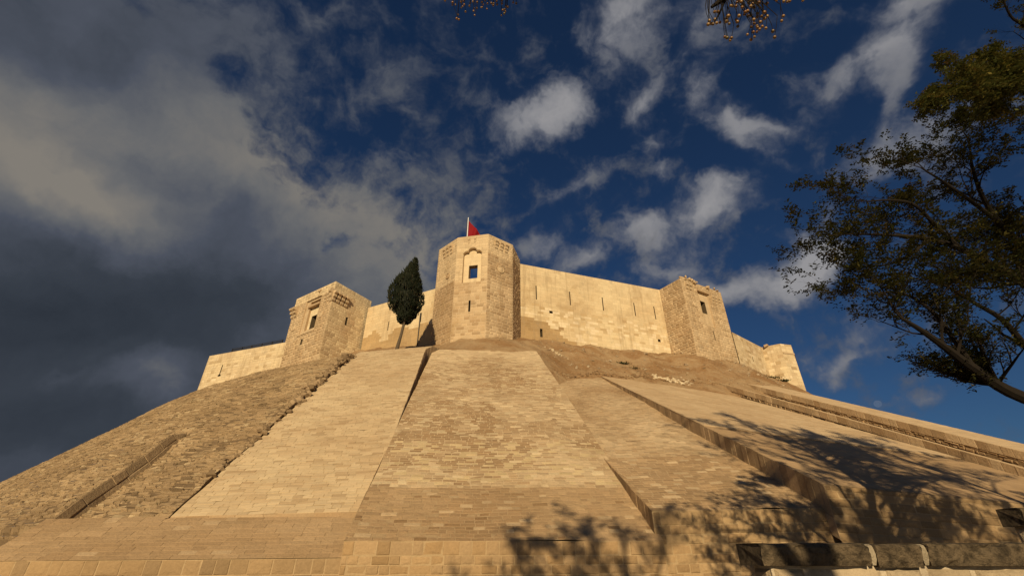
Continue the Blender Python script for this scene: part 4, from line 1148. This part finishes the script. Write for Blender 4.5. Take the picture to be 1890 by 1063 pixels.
# berry tree behind the viewer: its shade falls on the foot of the slope, its hanging sprays reach into the top of the picture
BT = empty('chinaberry_tree', V(2.5, -4.6, GROUND), 'berry tree overhead with bare twigs and yellow-brown fruit hanging into the top edge', 'tree')
T = Tree(9); T.leaf = .065; T.big = 1.2
T.limb([(2.50, -4.6, GROUND), (2.40, -4.5, 1), (2.20, -4.4, 3.2), (2.00, -4.2, 5), (1.80, -4., 6.6)], .24, .07, .8, 1., 1.4, 2, .55)
for pts, r0 in (([(2.20, -4.4, 3.0), (1.00, -3.9, 4.4), (-0.30, -3.6, 5.6), (-1.10, -3.5, 6.4)], .10), ([(2.10, -4.3, 4.2), (3.00, -4.2, 5.0), (3.40, -4.2, 5.3)], .08), ([(2.00, -4.2, 5.0), (0.30, -4.2, 6.2), (-0.60, -4.2, 6.9)], .08), ([(2.00, -4.2, 5.), (2.50, -4.6, 6.6), (3.00, -4.9, 7.8)], .08), ([(1.90, -4.1, 5.8), (1.00, -4.4, 7.), (0.50, -4.6, 8.)], .07), ([(2.10, -4.3, 4.0), (0.50, -4.4, 5.0), (-0.70, -4.5, 5.4), (-1.80, -4.4, 5.6)], .08)):
    T.limb(pts, r0, .02, .85, .5, 1.35, 2, .25, .2, 6)
tip1 = D(1345, -8, 1.95); tip2 = D(890, -30, 3.1)
T.r = random.Random(1)
def bare(pts, r0, r1, n=7): T.w.tube(pts, [r0+(r1-r0)*i/(len(pts)-1) for i in range(len(pts))], n)
bare([(2.15,-4.35,3.6), (2.2,-2.6,4.3), (2.0,-.9,4.0), (1.45,.35,3.1), D(1420,-60,1.9), tip1, D(1313, 14, 1.95)], .07, .006)
bare([D(1345,-8,1.95), D(1336,6,1.95), D(1328,25,1.96), D(1317,44,1.97)], .006, .003, 5)
bare([(2.05,-4.25,4.6), (1.6,-2.4,5.0), (.4,-.6,4.9), (-.1,.6,4.2), D(905,-70,3.0), tip2], .06, .008)
T.put(BT)
bm_ = bpy.data.meshes.new('berry')
import bmesh
b0 = bmesh.new(); bmesh.ops.create_icosphere(b0, subdivisions=3, radius=1.)
for v in b0.verts: v.co *= 1+.05*noise.noise(v.co*2.5); v.co.z *= 1.06
b0.to_mesh(bm_); b0.free(); bm_.polygons.foreach_set('use_smooth', [True]*len(bm_.polygons))
mm, t_, bb = new_mat('berry_skin', .38); bb.inputs['Specular IOR Level'].default_value = .5
oi = nd(t_, 'ShaderNodeObjectInfo'); rp = nd(t_, 'ShaderNodeValToRGB'); t_.links.new(oi.outputs['Random'], rp.inputs[0])
rp.color_ramp.elements[0].color = (.12, .045, .012, 1); rp.color_ramp.elements[1].color = (.30, .185, .06, 1)
e = rp.color_ramp.elements.new(.35); e.color = (.21, .09, .022, 1); e = rp.color_ramp.elements.new(.15); e.color = (.12, .09, .025, 1)
co = nd(t_, 'ShaderNodeTexCoord').outputs['Object']
t_.links.new(mix(t_, 1., rp.outputs[0], mix(t_, noise_n(t_, co, 3., 5), (.7, .65, .6), (1.25, 1.25, 1.2)), 'MULTIPLY'), bb.inputs['Base Color'])
bm_.materials.append(mm)
def cluster(name, spots, d0, rad, hang, parent, seed):
    """a spray of stalks; each berry is its own mesh"""
    r = random.Random(seed); st_ = MB(); ptsb = []
    for x, y in spots:
        d = d0*(1+r.uniform(-.05, .05)); p = D(x, y, d)
        ptsb.append(p)
        top = D(x+r.uniform(-9, 9)*hang, y-r.uniform(18, 40)*hang, d)
        mid = p.lerp(top, .5)+V(r.uniform(-.006, .006), 0, 0)
        st_.tube([p, mid, top], .0011*hang, 4)
        st_.tube([top, top.lerp(D(x*.4+.6*spots[0][0], -40, d0), .8)], .0014*hang, 4)
    so = st_.build('fruit_spray', M_BARK, parent)
    for i, p in enumerate(ptsb):
        o = bpy.data.objects.new('berry', bm_); COL.objects.link(o); o.parent = so
        o.location = p-wloc(so); k2 = rad*r.uniform(.8, 1.15); o.scale = (k2, k2, k2); o.rotation_euler = (r.uniform(-.5, .5), r.uniform(-.5, .5), r.uniform(0, 6))
z_ = lambda x, y: (1270+x/7.875, y/7.875)
SP1 = [z_(*p) for p in [(308,305),(292,360),(335,348),(362,355),(390,290),(415,340),(463,330),(385,178),(432,175),(558,270),(560,315),(598,350),(585,238),(535,540),(566,553),(630,555),(610,590),(698,292),(715,322),(722,388),(740,235),
      (622,88),(650,92),(700,95),(710,40),(750,12),(772,30),(795,80),(785,112),(815,215),(830,180),(865,165),(912,95),(905,12),(870,240),(912,225),(880,45),(968,18),(955,110),(985,45),(1005,200),(960,345),(1008,250),(1070,240),(1108,185),(1110,275),(1085,160),(1145,55),(1152,240),
      (920,395),(1000,382),(1010,405),(1050,325),(1040,430),(1078,390),(948,470),(1000,470),(862,508),(965,540),(915,580),(1130,415),(1232,458),(1258,545),(1285,12),(1390,25),(1440,32),(1475,20),(1385,238),(1360,308),(1668,12),(955,290),(1030,40),(935,60)]]
cluster('fruit', SP1, 1.95, .0066, 1., BT, 4)
y_ = lambda x, y: (780+x/8.59, y/8.59)
SP2 = [y_(*p) for p in [(355,15),(475,45),(470,85),(520,80),(610,35),(645,25),(660,80),(635,110),(612,130),(755,55),(742,100),(795,30),(820,140),(808,180),(865,40),(860,135),(940,40),(960,80),(930,125),(990,15),(1030,60),(1060,8),(1090,55),(1125,60),(1120,88),(1170,25),(1180,75),(1020,148),(950,120),(680,190),(565,240),(575,315),(825,248),(1255,15),(1260,60),(1320,100),(1350,115),(1270,165),(1300,155),(1310,190),(1295,220),(1248,250),(1435,45),(1485,58),(540,300)]]
cluster('fruit', SP2, 3.1, .0068, 1.5, BT, 6)

# shade tree further back: its top darkens the locust and the broad panel
ST = empty('shade_tree', V(18.5, 3, GROUND), 'tall tree out of view on the right that darkens the right-hand panels', 'tree')
T = Tree(14); T.leaf = .075; T.big = 1.5
T.limb([(18.5,3,GROUND), (18.4,3,2), (18.3,3.1,5), (18.4,3.2,9), (18.2,3.3,14)], .30, .06, .9, 1., 2., 2, .4)
r_ = random.Random(12)
for k2 in range(17):
    z0_ = 3.6+.6*k2; a = k2*2.4; L = r_.uniform(3.0, 4.8)
    p = V(18.35, 3.1, z0_); dx, dy = cos(a), sin(a)*.6
    T.limb([p, p+V(dx*L*.5, dy*L*.5, L*.3), p+V(dx*L, dy*L, L*.45)], .07, .02, .6, .8, 1.8, 2, .3, .2, 6)
T.put(ST)
ST2 = empty('shade_tree', V(11.9, -2, GROUND), 'taller tree out of view behind the parapet, casting the lacy shade on the broad panel', 'tree')
T = Tree(15); T.leaf = .075; T.big = 1.5
T.limb([(11.9,-2,GROUND), (11.8,-2,2), (11.7,-1.9,6), (11.8,-1.8,11), (11.6,-1.7,17)], .28, .06, .8, 1., 2., 2, .45)
for k2 in range(20):
    z0_ = 5.2+.55*k2; a = k2*2.4; L = r_.uniform(2.4, 4.0)
    p = V(11.75, -1.9, z0_); dx, dy = cos(a), sin(a)*.6
    T.limb([p, p+V(dx*L*.5, dy*L*.5, L*.3), p+V(dx*L, dy*L, L*.42)], .06, .015, .55, .75, 1.7, 2, .3, .2, 6)
for k2 in range(11):
    a = k2*2.4+.5; L = r_.uniform(2.2, 4.4); p = V(11.75, -1.9, 4.2+.3*k2)
    T.limb([p, p+V(cos(a)*L*.5, sin(a)*L*.3, L*.2), p+V(cos(a)*L, sin(a)*L*.6, L*.25)], .05, .012, .8, .6, 1.5, 2, .25, .1, 6)
T.put(ST2)

# ------------------------------------------------------------------ small things on the hill
r_ = random.Random(55)
gm = MB()
for i in range(800):
    x, y = r_.uniform(2.5, 33), r_.uniform(38.5, 56)
    if y < 41.5+.22*(x-8) and x > 8: continue
    z = hill_z(x, y); s = .05+.16*r_.random()**3
    rock(gm, (x, y, z), s, r_, mixc((.45, .36, .25), (.22, .15, .09), r_.random()))
for i in range(330):
    f = r_.random(); p = V(4., 38.6, 0).lerp(V(8.3, 41.0, 0), f*3) if f < .33 else V(8.3, 41.0, 0).lerp(V(21, 44.8, 0), (f-.33)/.67)
    x, y = p.x+r_.gauss(0, .2), p.y+abs(r_.gauss(0, .35))+.1
    rock(gm, (x, y, hill_z(x, y)), .05+.13*r_.random()**2, r_, mixc((.33, .21, .11), (.16, .10, .055), r_.random()))
tag(gm.build('gravel', M_RUBBLE), 'loose pebbles and broken stone scattered over the bare earth under the wall', 'gravel', kind='stuff')
def exposed(name, label, cx, cy, n2, sx, sy, s0, seed):
    r = random.Random(seed); M = MB()
    for i in range(n2):
        x, y = cx+r.gauss(0, sx), cy+r.gauss(0, sy)
        rock(M, (x, y, hill_z(x, y)+.03), s0*r.uniform(.5, 1.2), r, mixc((.66, .56, .40), (.48, .37, .24), r.random()))
    o = M.build(name, M_CASTLE, own_loc=(cx, cy, hill_z(cx, cy))); tag(o, label, 'rubble')
exposed('exposed_masonry', 'patch of bleached broken masonry showing through earth bank on the right', 15.6, 43.6, 90, .75, .28, .17, 1)
exposed('exposed_masonry', 'small scatter of pale stones on the earth right of octagonal tower', 4.6, 44.6, 16, .5, .35, .14, 2)
dg = MB(); r_ = random.Random(71)
def tuft(p, s_, r):
    for i in range(9):
        a = r.uniform(0, 6.3); d = V(cos(a)*.5, sin(a)*.5, r.uniform(.5, 1.2)).normalized(); L = s_*r.uniform(.5, 1.2); b = V(-sin(a), cos(a), 0)*.012
        q3 = Vector(p)+V(r.gauss(0, s_*.25), r.gauss(0, s_*.25), -.02)
        dg.face([q3-b, q3+b, q3+d*L], mixc((.30, .22, .11), (.10, .10, .045), r.random()))
for i in range(420):
    x, y = r_.uniform(-2, 34), r_.uniform(39, 57)
    if y < 41.8+.22*(x-8) or fbm(x*.3, y*.3, 44.) < -.05: continue
    tuft((x, y, hill_z(x, y)), r_.uniform(.1, .26), r_)
for i in range(260):
    s9, t9 = r_.uniform(.1, 1.), r_.uniform(.1, 1.)
    if fbm(s9*6, t9*5, 45.) < 0: continue
    tuft(QO.at(s9, t9, .03), r_.uniform(.06, .17), r_)
tag(dg.build('dry_grass', M_LEAF), 'sparse dry grass tufts on the bare earth and between the rubble stones', 'grass', kind='stuff')
def weed(x, y, n2, s, label, seed, dark=True):
    r = random.Random(seed); M = MB(); z = hill_z(x, y)
    for i in range(n2):
        a = r.uniform(0, 6.3); q3 = V(x+r.gauss(0, s), y+r.gauss(0, s*.5), z-.02)
        d = V(cos(a)*.6, sin(a)*.6, r.uniform(.4, 1.1)).normalized(); L = r.uniform(.12, .34); b = d.cross(V(0, 0, 1)).normalized()*.045
        M.face([q3-b*.5, q3+b*.5, q3+d*L*.6+b, q3+d*L, q3+d*L*.6-b], mixc((.022, .034, .014), (.06, .06, .025), r.random()))
    o = M.build('weed_clump', M_LEAF, own_loc=(x, y, z)); tag(o, label, 'plant', 'weeds on the bare earth')
weed(11.9, 46.6, 150, .36, 'dark green weed clump on bare earth below the plain curtain wall', 1)
weed(12.6, 45.0, 50, .3, 'thin grey-green weed patch lower on the earth bank below the larger clump', 2)

weed(35.2, 57.2, 160, .45, 'dry brownish shrub at the foot of the end tower', 3)
weed(33.6, 56.4, 110, .5, 'low dry scrub where the linking wall meets the earth', 4)
# ------------------------------------------------------------------ moon
mo_ = MB(); b1 = bmesh.new(); bmesh.ops.create_uvsphere(b1, u_segments=48, v_segments=24, radius=11.)
ml = bpy.data.meshes.new('moon'); b1.to_mesh(ml); b1.free(); ml.polygons.foreach_set('use_smooth', [True]*len(ml.polygons))
mm, t_, bb = new_mat('moon_surface', 1.)
n9 = noise_n(t_, nd(t_, 'ShaderNodeTexCoord').outputs['Object'], .12, 5)
em = nd(t_, 'ShaderNodeEmission'); t_.links.new(mix(t_, n9, (.055, .095, .178), (.115, .158, .235)), em.inputs[0])
t_.links.new(em.outputs[0], t_.nodes['Material Output'].inputs[0])
ml.materials.append(mm)
moon = bpy.data.objects.new('moon', ml); COL.objects.link(moon); moon.location = atD(1620, 745, 1500)
tag(moon, 'faint pale daytime moon low in the blue sky right of the castle', 'moon')
